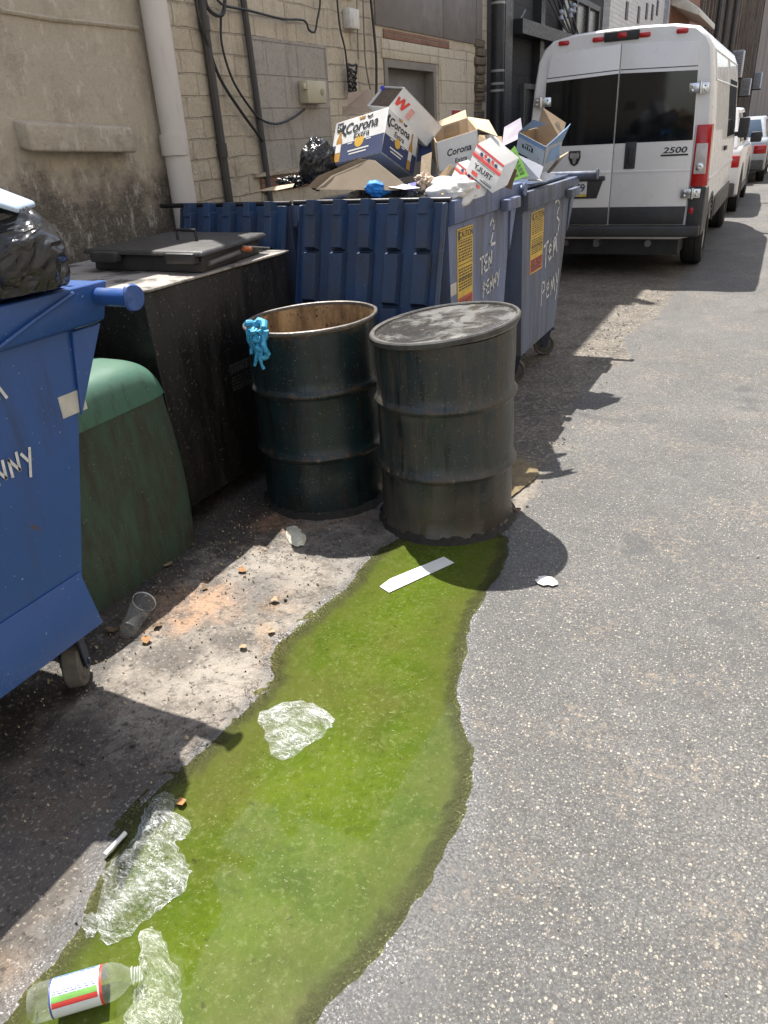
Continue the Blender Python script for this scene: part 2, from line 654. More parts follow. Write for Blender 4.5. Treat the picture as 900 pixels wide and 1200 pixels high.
DRUM_C = [(-1.17, 2.89), (-1.825, 2.90)]
flat_ = np.clip(1 - np.clip(-SD, 0, None) / .3, 0, 1)
GZ = .003 * f1 + .0016 * f2 + .0011 * f3
rough_left = np.clip((bx - GX) / .2, 0, 1)
GZ += rough_left * (.004 * np.abs(f3) + .003 * f2) - .003 * (1 - ASPH)
GZ = np.where(fine, GZ, 0)
GZ = GZ * (1 - .6 * flat_)
GZ = np.where(SD > 0, GZ * .5 - np.clip(SD * .2, 0, .012), GZ)
GZ = np.clip(GZ, -.016, .012)
# wetted band around the puddle: broad on the asphalt side near the camera
wide = np.where(GX > -.95, np.clip((1.6 - GY) * .36, .03, .36), .05) + np.where((GX < -1.1) & (GY < 1.0), .06, 0)
WET = np.clip(1 - np.clip(-SD - .02 * f2, 0, None) / wide, 0, 1)
nxg, nyg = len(xs), len(ys)
gm = MB()
gm.v = [Vector((GX[j, i], GY[j, i], GZ[j, i])) for j in range(nyg) for i in range(nxg)]
gm.f = [[j * nxg + i, j * nxg + i + 1, (j + 1) * nxg + i + 1, (j + 1) * nxg + i] for j in range(nyg - 1) for i in range(nxg - 1)]
gm.mi = [0] * len(gm.f)

g = Mat('alley_surface')
co = g.co()
asph, wet = g.attr('asph'), g.attr('wet')
big = g.noise(1.0, 6, .68)
dco = g.n('VectorMath', operation='ADD')
_dn = g.n('TexNoise'); _dn.inputs['Scale'].default_value = 90; put(g.t, _dn.inputs['Vector'], co)
_dm = g.n('VectorMath', operation='SCALE'); put(g.t, _dm.inputs[0], _dn.outputs['Color']); _dm.inputs['Scale'].default_value = .007
put(g.t, dco.inputs[0], co); put(g.t, dco.inputs[1], _dm.outputs[0])
dco = dco.outputs[0]
mid = g.noise(7, 5, .65)
a0 = g.mix(g.ramp(big, [(.34, 0), (.66, 1)]), (.088, .088, .087), (.145, .142, .136))
a0 = g.mix(g.ramp(mid, [(.35, 0), (.7, .55)]), a0, (.080, .078, .075))
# exposed aggregate in three sizes
for sc, th, cl, amt in ((95, .74, (.47, .43, .36), .9), (165, .66, (.42, .39, .34), .85), (290, .55, (.34, .32, .285), .7)):
    v = g.vor(sc, 'F1', dco)
    _sc = g.n('SeparateColor'); put(g.t, _sc.inputs[0], v.outputs['Color'])
    isel = g.ramp(_sc.outputs[0], [(th, 0), (th + .02, 1)])
    blobm = g.ramp(g.mth('SUBTRACT', v.outputs['Distance'], g.mth('MULTIPLY', _sc.outputs[1], .28)), [(.10, 1), (.2, 0)])
    f = g.mth('MULTIPLY', g.mth('MULTIPLY', isel, blobm), amt)
    tint = g.mix(g.noise(160, 1), cl, (.30, .26, .20))
    a0 = g.mix(f, a0, tint)
dk = g.vor(150)
a0 = g.mix(g.mth('MULTIPLY', g.ramp(dk.outputs['Distance'], [(.45, 0), (.62, 1)]), .55), a0, (.05, .047, .044))
# tan sandy patches and a few tar spots
tan = g.mth('MULTIPLY', g.ramp(g.noise(2.3, 4, .6), [(.49, 0), (.62, 1)]), g.ramp(g.noise(38, 4, .7), [(.5, 0), (.62, 1)]))
a0 = g.mix(g.mth('MULTIPLY', tan, .3), a0, (.40, .31, .21))
tar = g.ramp(g.noise(2.6, 3, .5, g.scale(co, (1, 1, 1), (3.3, 7.7, 0))), [(.62, 0), (.68, 1)])
blot = g.ramp(g.noise(.9, 6, .75, g.scale(co, (1, .6, 1), (11, 2, 0))), [(.50, 0), (.62, 1)])
a0 = g.mix(g.mth('MULTIPLY', blot, .32), a0, (.075, .074, .075))
acr = g.mth('MULTIPLY', g.ramp(g.noise(1.9, 8, .7, g.scale(co, (1, 1, 1), (6, 4, 0)), 1.0), [(.4955, 0), (.5, 1), (.5045, 0)]), g.ramp(g.noise(1.1, 3, .5, g.scale(co, (1, 1, 1), (1, 9, 0))), [(.52, 0), (.58, 1)]))
a0 = g.mix(g.mth('MULTIPLY', acr, .75), a0, (.04, .038, .036))
a0 = g.mix(g.mth('MULTIPLY', tar, .6), a0, (.06, .06, .062))
# (concrete follows)
c0 = g.mix(g.noise(2.2, 6, .65), (.175, .152, .128), (.30, .265, .222))
c0 = g.mix(g.ramp(g.noise(3.1, 6, .7, g.scale(co, (1, 1, 1), (5, 1, 0))), [(.46, 0), (.60, .9)]), c0, (.078, .068, .058))
rs = g.ramp(g.noise(2.7, 5, .6, g.scale(co, (1, 1, 1), (1.2, 4.1, 0))), [(.55, 0), (.68, .7)])
c0 = g.mix(rs, c0, (.30, .185, .10))
sx = g.sep()
def spot(px, py, r, nsc=6, amt=1.0, sy=1.0):
    q = at(px, py, Z=0)
    dx = g.mth('SUBTRACT', sx[0], q.x); dy = g.mth('MULTIPLY', g.mth('SUBTRACT', sx[1], q.y), sy)
    d = g.mth('SQRT', g.mth('ADD', g.mth('MULTIPLY', dx, dx), g.mth('MULTIPLY', dy, dy)))
    d = g.mth('ADD', d, g.mth('MULTIPLY', g.mth('SUBTRACT', g.noise(nsc, 6, .72), .5), r * 2.2))
    return g.mth('MULTIPLY', g.ramp(g.mth('DIVIDE', d, r), [(.55, 1), (1.0, 0)]), amt)
for px, py, r, cl, am in ((222, 705, .24, (.36, .215, .125), .7), (322, 606, .20, (.27, .145, .075), .75), (300, 655, .16, (.30, .27, .235), .6), (262, 790, .18, (.31, .275, .23), .6), (200, 772, .13, (.075, .066, .058), .75), (300, 690, .14, (.12, .112, .105), .6), (400, 640, .16, (.09, .085, .08), .7), (410, 668, .12, (.27, .25, .22), .5)):
    c0 = g.mix(spot(px, py, r, 7, am), c0, cl)
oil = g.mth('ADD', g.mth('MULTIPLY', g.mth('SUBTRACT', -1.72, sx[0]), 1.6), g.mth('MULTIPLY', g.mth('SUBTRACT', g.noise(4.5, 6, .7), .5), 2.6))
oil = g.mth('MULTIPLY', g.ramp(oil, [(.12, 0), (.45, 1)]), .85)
grime_shade = g.mth('ADD', g.mth('MULTIPLY', g.mth('SUBTRACT', -1.26, sx[0]), 2.2), g.mth('MULTIPLY', g.mth('SUBTRACT', 1.12, sx[1]), 1.6))
grime_shade = g.mth('ADD', g.mth('MINIMUM', g.mth('MULTIPLY', g.mth('SUBTRACT', -1.22, sx[0]), 3.0), g.mth('MULTIPLY', g.mth('SUBTRACT', 1.22, sx[1]), 3.0)), g.mth('MULTIPLY', g.mth('SUBTRACT', g.noise(5, 6, .7), .5), 1.6))
c0 = g.mix(g.mth('MULTIPLY', g.ramp(grime_shade, [(-.05, 0), (.35, 1)]), .78), c0, (.05, .042, .036))  # paints the bright blue bin's shadow darker into the concrete, along with grime
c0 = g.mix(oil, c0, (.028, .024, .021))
c0 = g.mix(g.ramp(g.noise(16, 7, .8), [(.50, 0), (.64, .75)]), c0, (.07, .06, .05))
c0 = g.mix(g.ramp(g.noise(75, 3, .7), [(.58, 0), (.66, .75)]), c0, (.33, .29, .235))
c0 = g.mix(g.ramp(g.noise(34, 4, .7), [(.36, .85), (.44, 0)]), c0, (.04, .035, .03))
# gravelly broken asphalt beyond the drums
far = g.ramp(g.mth('MULTIPLY', sx[1], .1), [(.31, 0), (.36, 1)])
gr = g.mix(g.ramp(g.noise(60, 5, .75), [(.36, 0), (.64, 1)]), (.075, .066, .056), (.20, .175, .14))
gr = g.mix(g.ramp(g.noise(3, 5, .7), [(.45, 0), (.6, .6)]), gr, (.065, .057, .05))
gr = g.mix(g.ramp(g.vor(60).outputs['Color'], [(.72, 0), (.75, .6)]), gr, (.27, .25, .215))
c0 = g.mix(far, c0, gr)
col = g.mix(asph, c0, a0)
# wetted rim: darker, white specks painted in for sun glitter and salty crust
wn = g.ramp(g.mth('ADD', wet, g.mth('MULTIPLY', g.mth('SUBTRACT', g.noise(17, 6, .75), .5), 1.7)), [(.25, 0), (.85, 1)])
col = g.mix(g.mth('MULTIPLY', wn, .7), col, (.05, .05, .049))
salt_glitter_m = g.ramp(g.noise(3.4, 5, .7, g.scale(co, (1, 1, 1), (2, 6, 0))), [(.46, .12), (.60, 1)])
salt = g.mth('MULTIPLY', g.mth('MULTIPLY', wn, salt_glitter_m), g.ramp(g.noise(150, 3, .7), [(.57, 0), (.62, .9)]))
col = g.mix(salt, col, (.50, .50, .49))
cmask = g.mth('MULTIPLY', g.ramp(g.noise(4.2, 7, .72, None, 1.2), [(.492, 0), (.5, 1), (.508, 0)]), g.ramp(g.noise(2.3, 2, .5, g.scale(co, (1, 1, 1), (8, 3, 0))), [(.52, 0), (.58, 1)]))
cmask = g.mth('MULTIPLY', cmask, g.mth('SUBTRACT', 1, asph))
col = g.mix(g.mth('MULTIPLY', cmask, .8), col, (.035, .03, .026))
ro = g.mix(wn, (.86, .86, .86), (.34, .34, .34))
ro = g.mix(g.mth('MULTIPLY', oil, g.mth('SUBTRACT', 1, asph)), ro, (.5, .5, .5))
hgt = g.mth('ADD', g.mth('MULTIPLY', g.vor(110).outputs['Distance'], -.6), g.mth('ADD', g.noise(55, 5, .75), g.mth('MULTIPLY', cmask, -1.2)))
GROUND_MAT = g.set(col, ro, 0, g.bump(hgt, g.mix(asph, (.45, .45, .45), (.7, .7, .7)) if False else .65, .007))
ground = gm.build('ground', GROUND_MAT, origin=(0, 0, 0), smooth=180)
ground['kind'] = 'structure'
for nm, arr in (('asph', ASPH), ('wet', np.where(SD > 0, 1, WET))):
    at_ = ground.data.attributes.new(nm, 'FLOAT', 'POINT')
    at_.data.foreach_set('value', arr.astype(np.float32).ravel())

# the green puddle: a sheet of algae water lying in the hollow
pm = MB()
st = .012
px_ = np.arange(_pn[:, 0].min() - .05, _pn[:, 0].max() + .05, st)
py_ = np.arange(_pn[:, 1].min() - .05, _pn[:, 1].max() + .05, st)
QX, QY = np.meshgrid(px_, py_)
QS = sdist(QX, QY)
keep = QS > -.035
ids = -np.ones(QX.shape, int)
ids[keep] = np.arange(keep.sum())
pm.v = [Vector((x, y, -.0015)) for x, y in zip(QX[keep], QY[keep])]
for j in range(QX.shape[0] - 1):
    for i in range(QX.shape[1] - 1):
        q = [ids[j, i], ids[j, i + 1], ids[j + 1, i + 1], ids[j + 1, i]]
        if min(q) >= 0:
            pm.f.append([int(k) for k in q])
pm.mi = [0] * len(pm.f)
w = Mat('algae_water')
ed = w.attr('depth')
n1, n2, n3 = w.noise(2.6, 7, .7, None, .8), w.noise(13, 6, .75, None, .5), w.noise(48, 5, .75)
al = w.mix(w.ramp(n1, [(.36, 0), (.64, 1)]), (.045, .072, .007), (.078, .112, .010))
al = w.mix(w.ramp(w.noise(1.9, 5, .65, w.scale(w.co(), (1, 1, 1), (4, 9, 0))), [(.50, 0), (.66, .7)]), al, (.080, .080, .020))
al = w.mix(w.ramp(n2, [(.50, 0), (.66, .65)]), al, (.092, .112, .027))
al = w.mix(w.ramp(n2, [(.30, .7), (.44, 0)]), al, (.044, .058, .010))
al = w.mix(w.ramp(n3, [(.54, 0), (.66, .6)]), al, (.135, .160, .055))
al = w.mix(w.ramp(n3, [(.32, .6), (.43, 0)]), al, (.036, .046, .010))
al = w.mix(w.ramp(w.noise(100, 3, .7), [(.64, 0), (.69, .8)]), al, (.20, .22, .11))
al = w.mix(w.ramp(w.noise(20, 5, .7, w.scale(w.co(), (1, 2.5, 1), (2, 2, 5))), [(.66, 0), (.71, .7)]), al, (.15, .145, .055))
al = w.mix(w.ramp(w.noise(24, 5, .7, w.scale(w.co(), (1, 1, 1), (2, 2, 5))), [(.30, .75), (.36, 0)]), al, (.028, .03, .010))
rimf = w.mth('ADD', ed, w.mth('MULTIPLY', w.mth('SUBTRACT', n2, .5), .09))
pvx = w.sep()
olive = w.mth('ADD', w.mth('MULTIPLY', w.mth('SUBTRACT', .24, ed), 2.6), w.mth('MULTIPLY', w.mth('SUBTRACT', n1, .5), 1.6))
al = w.mix(w.mth('MULTIPLY', w.ramp(olive, [(.05, 0), (.5, 1)]), .62), al, (.066, .070, .018))
al = w.mix(w.ramp(rimf, [(.0, .8), (.075, 0)]), al, (.060, .058, .032))
trb = w.n('BsdfTransparent')
trb.inputs[0].default_value = (.70, .72, .50, 1)
w.set(al, .8, 0, w.bump(w.mth('ADD', n2, n3), .5, .006), **{'Specular IOR Level': 0.0, 'Coat Weight': .8, 'Coat Roughness': .035, 'Coat IOR': 1.33})
put(w.t, w.b.inputs['Coat Normal'], w.bump(w.noise(9, 3, .5), .015, .004))
mx = w.n('MixShader')
put(w.t, mx.inputs[0], w.ramp(rimf, [(-.012, .0), (.06, 1)]))
w.t.links.new(trb.outputs[0], mx.inputs[1])
w.t.links.new(w.b.outputs[0], mx.inputs[2])
w.t.links.new(mx.outputs[0], w.out.inputs[0])
pud = pm.build('puddle_water', w.m, origin=(-1, 1.5, 0), smooth=180)
pud['kind'] = 'structure'
at_ = pud.data.attributes.new('depth', 'FLOAT', 'POINT')
at_.data.foreach_set('value', QS[keep].astype(np.float32))

# small muddy puddle behind the drums
pm2 = MB()
out2 = [at(*p, Z=0) for p in [(596, 540), (612, 538), (628, 546), (632, 556), (622, 566), (606, 578), (596, 585), (575, 570)]]
cen = sum(out2, Vector()) / len(out2)
ring = []
for k in range(48):
    t = k / 48 * len(out2); i = int(t); fr_ = t - i
    p = out2[i].lerp(out2[(i + 1) % len(out2)], fr_)
    ring.append(cen + (p - cen) * (1 + .05 * nz(p.x * 20, p.y * 20)) + Vector((0, 0, .0055)))
pm2.poly(ring)
mud = plain('muddy_water', (.19, .15, .09), .15, 0, .35, 14, .05)
o = pm2.build('muddy_water', mud, origin=tuple(cen)); o['kind'] = 'structure'

# ------------------------------------------------------------------ the buildings on the left
WX = -3.3
# rendered wall
m = Mat('old_render')
c = m.mix(m.noise(1.6, 6, .65), (.40, .335, .245), (.60, .52, .40))
c = m.mix(m.ramp(m.noise(4.2, 6, .7), [(.52, 0), (.66, .6)]), c, (.34, .285, .205))
sz = m.sep()
low = m.mth('ADD', m.mth('MULTIPLY', m.mth('SUBTRACT', 1.62, sz[2]), 2.2), m.mth('MULTIPLY', m.mth('SUBTRACT', m.noise(3.4, 7, .7), .5), 2.6))
damp = m.ramp(low, [(.05, 0), (.75, .9)])
c = m.mix(damp, c, (.070, .056, .042))
fl = m.mth('MULTIPLY', m.ramp(m.noise(30, 4, .75, m.scale(m.co(), (1, .9, .6))), [(.60, 0), (.63, 1)]), m.ramp(m.noise(4, 3, .6), [(.48, 0), (.58, 1)]))
c = m.mix(m.mth('MULTIPLY', fl, m.mth('MULTIPLY', damp, .7)), c, (.36, .32, .26))
scr = m.ramp(m.noise(9, 5, .7, m.scale(m.co(), (1, 1, 2.2)), 1.8), [(.485, 0), (.5, .45), (.515, 0)])
c = m.mix(scr, c, (.62, .56, .46))
c = m.mix(m.ramp(m.noise(38, 5, .75), [(.52, 0), (.66, .35)]), c, (.30, .26, .20))
c = m.mix(m.ramp(m.noise(14, 6, .75, m.scale(m.co(), (1, 1, .5))), [(.54, 0), (.64, .5)]), c, (.72, .66, .55))
RENDER = m.set(c, .9, 0, m.bump(m.noise(7, 8, .75), .75, .03, m.bump(m.noise(70, 4, .6), .4, .005)))

SHADE_Y0 = 3.86
pb = thing('rendered_building', 'low building with a stained tan rendered wall behind the black grease bin', 'building', (WX, 1.5, 0))
mb = MB(); mb.box((-9, -7, 0), (WX, SHADE_Y0, 3.3)); mb.build('wall', RENDER, pb)
mb = MB(); mb.box((-9, -7.05, 3.3), (WX + .06, SHADE_Y0 - .004, 3.42)); mb.build('coping', plain('coping_stone', (.26, .24, .2), .9), pb, bevel=.012)
mb = MB(); p0, p1 = at(14, 138, X=WX), at(141, 143, X=WX)
mb.ext([(WX - .01, p0.y, 1.63), (WX + .085, p0.y, 1.61), (WX + .085, p0.y, 1.735), (WX - .01, p0.y, 1.755)], (0, p1.y - p0.y, -.035))
mb.build('sill', RENDER, pb, bevel=.015, seg=3)
mb = MB(); mb.tube([at(0, 12, X=WX + .004), at(60, 22, X=WX + .004), at(110, 27, X=WX + .004), at(162, 33, X=WX + .004)], .012, 6)
mb.build('moulding', RENDER, pb)

# painted block wall
def block_mat(name, c1, c2, mort, bw, bh, bumpk=.6, dirt=(.10, .085, .065), warp=.02, fade=1.0):
    m = Mat(name)
    s = m.sep()
    wv = m.noise(3, 4, .6)
    yy = m.mth('ADD', s[1], m.mth('MULTIPLY', wv, warp))
    zz = m.mth('ADD', s[2], m.mth('MULTIPLY', m.noise(2.6, 4, .6), warp))
    br = m.n('TexBrick')
    put(m.t, br.inputs['Vector'], m.comb(yy, zz))
    br.inputs['Scale'].default_value = 1
    br.inputs['Brick Width'].default_value = bw
    br.inputs['Row Height'].default_value = bh
    br.inputs['Mortar Size'].default_value = .006
    br.inputs['Mortar Smooth'].default_value = .5
    put(m.t, br.inputs['Color1'], c1); put(m.t, br.inputs['Color2'], c2); put(m.t, br.inputs['Mortar'], mort)
    vis = m.ramp(m.noise(1.7, 5, .7, m.scale(m.co(), (1, 1, 1), (3, 8, 1))), [(.40, fade), (.58, 1)])
    c = m.mix(m.mth('MULTIPLY', vis, 1.0), c2, br.outputs['Color'])
    c = m.mix(m.mth('MULTIPLY', m.noise(2.0, 6, .65), .6), c, c2)
    c = m.mix(m.ramp(m.noise(5, 7, .75, m.scale(m.co(), (1, 1, .45))), [(.54, 0), (.70, .7)]), c, dirt)
    c = m.mix(m.ramp(m.noise(40, 4, .7), [(.60, 0), (.66, .6)]), c, [min(.8, x * 1.2) for x in c1])
    c = m.mix(m.ramp(m.noise(55, 5, .75), [(.34, .65), (.44, 0)]), c, dirt)
    c = m.mix(m.ramp(m.noise(9, 5, .7, m.scale(m.co(), (1, 1, .08))), [(.58, 0), (.68, .55)]), c, [x * .75 for x in dirt])
    hh = m.mth('ADD', m.mth('MULTIPLY', m.mth('MULTIPLY', br.outputs['Fac'], vis), -1.0), m.mth('ADD', m.mth('MULTIPLY', m.noise(16, 6, .7), .9), m.mth('MULTIPLY', m.noise(5, 4, .6), 1.2)))
    return m.set(c, .88, 0, m.bump(hh, bumpk, .02))


PAINTED = block_mat('painted_block', (.64, .55, .405), (.53, .45, .33), (.42, .345, .245), .27, .118, 1.0, (.30, .24, .165), .05, .3)
INFILL = block_mat('grey_infill_block', (.34, .305, .255), (.40, .355, .295), (.22, .195, .165), .40, .20, .5, (.11, .095, .075), .008)
BIGBLOCK = block_mat('buff_block', (.60, .525, .40), (.54, .47, .35), (.33, .28, .21), .42, .205, .5, (.17, .14, .10), .008)
REDB = block_mat('old_red_brick', (.22, .095, .06), (.29, .155, .10), (.27, .23, .17), .21, .07, .8, (.12, .08, .06), .01)
bb = thing('block_building', 'tan painted block building with grey door and bricked up openings behind the overfull bins', 'building', (WX, 6, 0))
dY0, dY1, dZ = at(449, 76, X=WX).y, at(510, 90, X=WX).y, 2.18
BE = 9.62
mb = MB()
x = WX
mb.poly([(x, SHADE_Y0 + .004, 0), (x, dY0, 0), (x, dY0, 3.9), (x, SHADE_Y0 + .004, 3.9)])
mb.poly([(x, dY0, dZ), (x, dY1, dZ), (x, dY1, 6.1), (x, dY0, 6.1)])
mb.poly([(x, dY1, 0), (x, BE, 0), (x, BE, 6.1), (x, dY1, 6.1)])
for (a, b_) in ((dY0, dY0), (dY1, dY1)):
    mb.poly([(x, a, 0), (x - .18, a, 0), (x - .18, a, dZ), (x, a, dZ)])
mb.poly([(x, dY0, dZ), (x - .18, dY0, dZ), (x - .18, dY1, dZ), (x, dY1, dZ)])
mb.poly([(x - .18, dY0, 0), (x - .18, dY1, 0), (x - .18, dY1, dZ), (x - .18, dY0, dZ)])
mb.poly([(x, 5.35, 3.9), (x, dY0, 3.9), (x, dY0, 6.1), (x, 5.35, 6.1)])
mb.poly([(x, 5.35, 3.9), (-9, 5.35, 3.9), (-9, 5.35, 6.1), (x, 5.35, 6.1)])
mb.poly([(x, SHADE_Y0 + .004, 3.9), (x, 5.35, 3.9), (-9, 5.35, 3.9), (-9, SHADE_Y0 + .004, 3.9)])
mb.poly([(x, 5.35, 6.1), (x, BE, 6.1), (-9, BE, 6.1), (-9, 5.35, 6.1)])
mb.poly([(x, SHADE_Y0 + .004, 0), (-9, SHADE_Y0 + .004, 0), (-9, SHADE_Y0 + .004, 3.9), (x, SHADE_Y0 + .004, 3.9)])
mb.build('wall', PAINTED, bb)
# grey door with frame
DOORM = plain('grey_door_paint', (.150, .135, .125), .55, 0, .1, 3)
mb = MB(); mb.box((x - .14, dY0 + .075, .02), (x - .09, dY1 - .075, dZ - .06)); dr = mb.build('door', DOORM, bb, bevel=.004)
mb = MB(); mb.cyl((x - .09, dY1 - .16, 1.02), (x - .03, dY1 - .16, 1.02), .012); mb.cyl((x - .035, dY1 - .16, 1.02), (x - .035, dY1 - .28, 1.02), .01); mb.build('handle', plain('dull_steel', (.4, .4, .4), .4, .8), dr)
mb = MB()
mb.box((x - .15, dY0 + .002, 0), (x + .012, dY0 + .07, dZ - .002)); mb.box((x - .15, dY1 - .07, 0), (x + .012, dY1 - .002, dZ - .002)); mb.box((x - .15, dY0 + .07, dZ - .062), (x + .012, dY1 - .07, dZ - .002))
mb.build('door_frame', plain('door_frame_paint', (.215, .19, .155), .6, 0, .15, 5), bb)
# block infill, brown panels, brick courses
iY0, iY1 = at(296, 100, X=WX).y, at(384, 100, X=WX).y
mb = MB(); mb.box((x - .02, iY0, 1.38), (x + .008, iY1, 2.22)); mb.build('bricked_up_opening', INFILL, bb)
mb = MB(); mb.box((x - .02, iY0 - .05, 1.27), (x + .02, iY1 - .1, 1.36)); mb.build('brick_course', REDB, bb, bevel=.008)
mb = MB(); mb.box((x - .02, iY0 - .12, 1.372), (x + .035, iY1 + .03, 1.40)); mb.build('ledge', PAINTED, bb, bevel=.006)
pY0, pY1 = at(439, 29, X=WX).y, at(564, 55, X=WX).y
PANEL = plain('brown_panel_paint', (.165, .142, .125), .6, 0, .12, 2.5, .1)
for a, b_ in ((pY0, pY0 + (pY1 - pY0) * .56), (pY0 + (pY1 - pY0) * .565, pY0 + (pY1 - pY0) * .925), (pY0 + (pY1 - pY0) * .93, pY1)):
    mb = MB(); mb.box((x - .01, a, 2.42), (x + .014, b_, 2.95)); mb.build('panel', PANEL, bb, bevel=.003)
mb = MB(); mb.box((x - .01, pY0 + .15, 2.335), (x + .012, pY0 + 1.7, 2.405)); mb.build('brick_course', REDB, bb, bevel=.006)
mb = MB(); mb.box((x - .01, dY0 - .03, 2.185), (x + .016, dY1 + .06, 2.33)); mb.build('lintel', BIGBLOCK, bb, bevel=.006)
mb = MB(); mb.box((x - .01, dY1 + .07, .3), (x + .012, 9.15, 2.33)); mb.build('block_infill', BIGBLOCK, bb)
mb = MB(); mb.box((x - .01, iY0 - .02, 2.55), (x + .02, iY0 + 1.5, 2.80))
mb.build('lintel', PAINTED, bb, bevel=.01)
mb = MB()
for k in range(26):
    z = .2 + k * .088
    d = random.uniform(.01, .05)
    mb.box((x - .01, 9.2 + random.uniform(-.03, .03), z), (x + d, 9.42 + random.uniform(0, .12), z + .078))
mb.build('toothed_brick_edge', block_mat('rough_brick', (.21, .165, .11), (.15, .115, .08), (.1, .085, .07), .2, .08, 1.0), bb, bevel=.01)

# black painted building
BLACK = block_mat('black_painted_block', (.030, .029, .029), (.038, .036, .036), (.018, .018, .018), .40, .2, .6, (.055, .052, .05), .01)
kb = thing('black_building', 'black painted block building behind the left side of the van', 'building', (-3.4, 13, 0))
mb = MB(); mb.box((-9, BE + .01, 0), (-3.42, 16.5, 6.8)); mb.build('wall', BLACK, kb)
BLK = plain('black_trim', (.022, .022, .023), .5)
mb = MB(); mb.box((-3.43, 10.25, 0), (-3.28, 10.55, 6)); mb.build('pilaster', BLK, kb)
mb = MB(); mb.box((-3.43, 11.9, 0), (-3.3, 12.1, 6)); mb.build('pilaster', BLK, kb)
dk0, dk1 = at(613, 95, X=-3.4).y, 13.2
mb = MB(); mb.box((-3.44, dk0, 0), (-3.385, dk1, 2.03)); dd = mb.build('door', plain('dark_door', (.035, .034, .033), .5), kb)
mb = MB(); mb.box((-3.42, dk0 - .07, 0), (-3.36, dk0, 2.1)); mb.box((-3.42, dk1, 0), (-3.36, dk1 + .07, 2.1)); mb.box((-3.42, dk0, 2.035), (-3.36, dk1, 2.1)); mb.build('frame', plain('grey_frame', (.12, .115, .1), .6), dd)
mb = MB(); mb.box((-3.44, 13.3, 2.35), (-3.4, 15.9, 3.3)); wn_ = mb.build('window', plain('grimy_glass', (.07, .068, .064), .25), kb)
mb = MB()
for yy in (13.28, 14.15, 15.0, 15.85):
    mb.box((-3.42, yy, 2.3), (-3.35, yy + .08, 3.35))
mb.box((-3.42, 13.28, 3.3), (-3.352, 15.93, 3.38)); mb.box((-3.42, 13.28, 2.25), (-3.352, 15.93, 2.33))
mb.build('frame', BLK, wn_)
mb = MB(); mb.box((-3.43, 10.7, 2.62), (-3.2, 16.3, 2.78)); mb.build('beam', BLK, kb)
mb = MB(); mb.box((-3.42, 12.3, 1.95), (-3.15, 12.9, 2.3)); mb.build('lamp_box', BLK, kb, bevel=.02)
st_ = plain('galvanised_bar', (.14, .14, .14), .5, .6)
t = thing('wall_bracket', 'dark diagonal steel bracket high on the black wall above the bins', 'bracket', (-3.41, 10.9, 2.4))
mb = MB(); mb.tube([(-3.42, 10.65, 2.46), (-3.42, 11.5, 2.95)], .022, 6); mb.build('strut', st_, t)
mb = MB(); mb.tube([(-3.42, 10.62, 2.42), (-3.42, 10.6, 3.1)], .028, 6); mb.build('upright', BLK, t)

# white brick, red brick and timber clad buildings further down
WHITEB = block_mat('white_painted_brick', (.70, .68, .65), (.62, .60, .57), (.5, .48, .45), .22, .075, .7, (.42, .40, .37), .01)
wb = thing('white_brick_building', 'white painted brick building rising behind the van roof', 'building', (WX, 20, 0))
mb = MB(); mb.box((-9, 16.51, 0), (WX, 23.6, 7.0)); mb.build('wall', WHITEB, wb)
for yy, zz in ((18.0, 3.35), (19.4, 3.4), (20.4, 3.55), (21.2, 3.6), (21.9, 3.75)):
    mb = MB(); mb.box((WX - .02, yy, zz), (WX + .02, yy + .22, zz + .3)); mb.build('vent', BLK, wb)
mb = MB(); mb.box((WX - .1, 23.2, 0), (WX + .1, 23.45, 7)); mb.build('corner_trim', plain('grey_trim', (.35, .35, .36), .6), wb)
rb = thing('red_brick_building', 'red brick building between the white wall and the timber clad wall', 'building', (WX, 27, 0))
mb = MB(); mb.box((-9, 23.61, 0), (WX, 31, 8)); mb.build('wall', block_mat('far_red_brick', (.26, .11, .065), (.32, .15, .09), (.2, .13, .1), .22, .075, .6, (.14, .08, .06), .01), rb)
mb = MB(); mb.ext([(WX, 24.2, 4.15), (WX + .75, 24.2, 3.85), (WX + .75, 24.2, 4.0), (WX, 24.2, 4.5)], (0, 4.5, 0)); mb.build('awning', plain('cream_awning', (.62, .59, .5), .6), rb, bevel=.03)
PLK = Mat('weathered_cladding')
s_ = PLK.sep()
pv = PLK.comb(PLK.mth('MULTIPLY', s_[1], 3.2), 0, 0)
wn1 = PLK.n('TexWhiteNoise', noise_dimensions='1D')
put(PLK.t, wn1.inputs['W'], PLK.mth('FLOOR', PLK.mth('MULTIPLY', s_[1], 1.7)))
cc = PLK.ramp(wn1.outputs['Value'], [(.0, (.17, .13, .10)), (.35, (.27, .19, .14)), (.6, (.28, .24, .19)), (.8, (.22, .115, .08)), (1, (.36, .31, .24))])
cc = PLK.mix(PLK.ramp(PLK.noise(2.0, 6, .7, PLK.scale(PLK.co(), (1, 2, .15))), [(.5, 0), (.68, .8)]), cc, (.065, .055, .048))
PLK.set(cc, .9, 0, PLK.bump(PLK.noise(3, 5, .7, PLK.scale(PLK.co(), (1, 4, .1))), .5, .05))
tb = thing('timber_clad_building', 'tall brown building with upright weathered cladding at the far end of the alley', 'building', (WX, 45, 0))
mb = MB(); mb.box((-12, 31.01, 0), (WX, 75, 9.6)); mb.build('wall', PLK.m, tb)
mb = MB()
for k in range(46):
    y = 31.3 + k * .95 + random.uniform(-.25, .25)
    mb.box((WX, y, 0), (WX + random.choice((.06, .1, .14)), y + random.choice((.12, .2, .3)), 9.5))
o = mb.build('upright_batten', plain('dark_batten', (.14, .105, .08), .9, 0, .4, 1), tb)
o['kind'] = 'stuff'
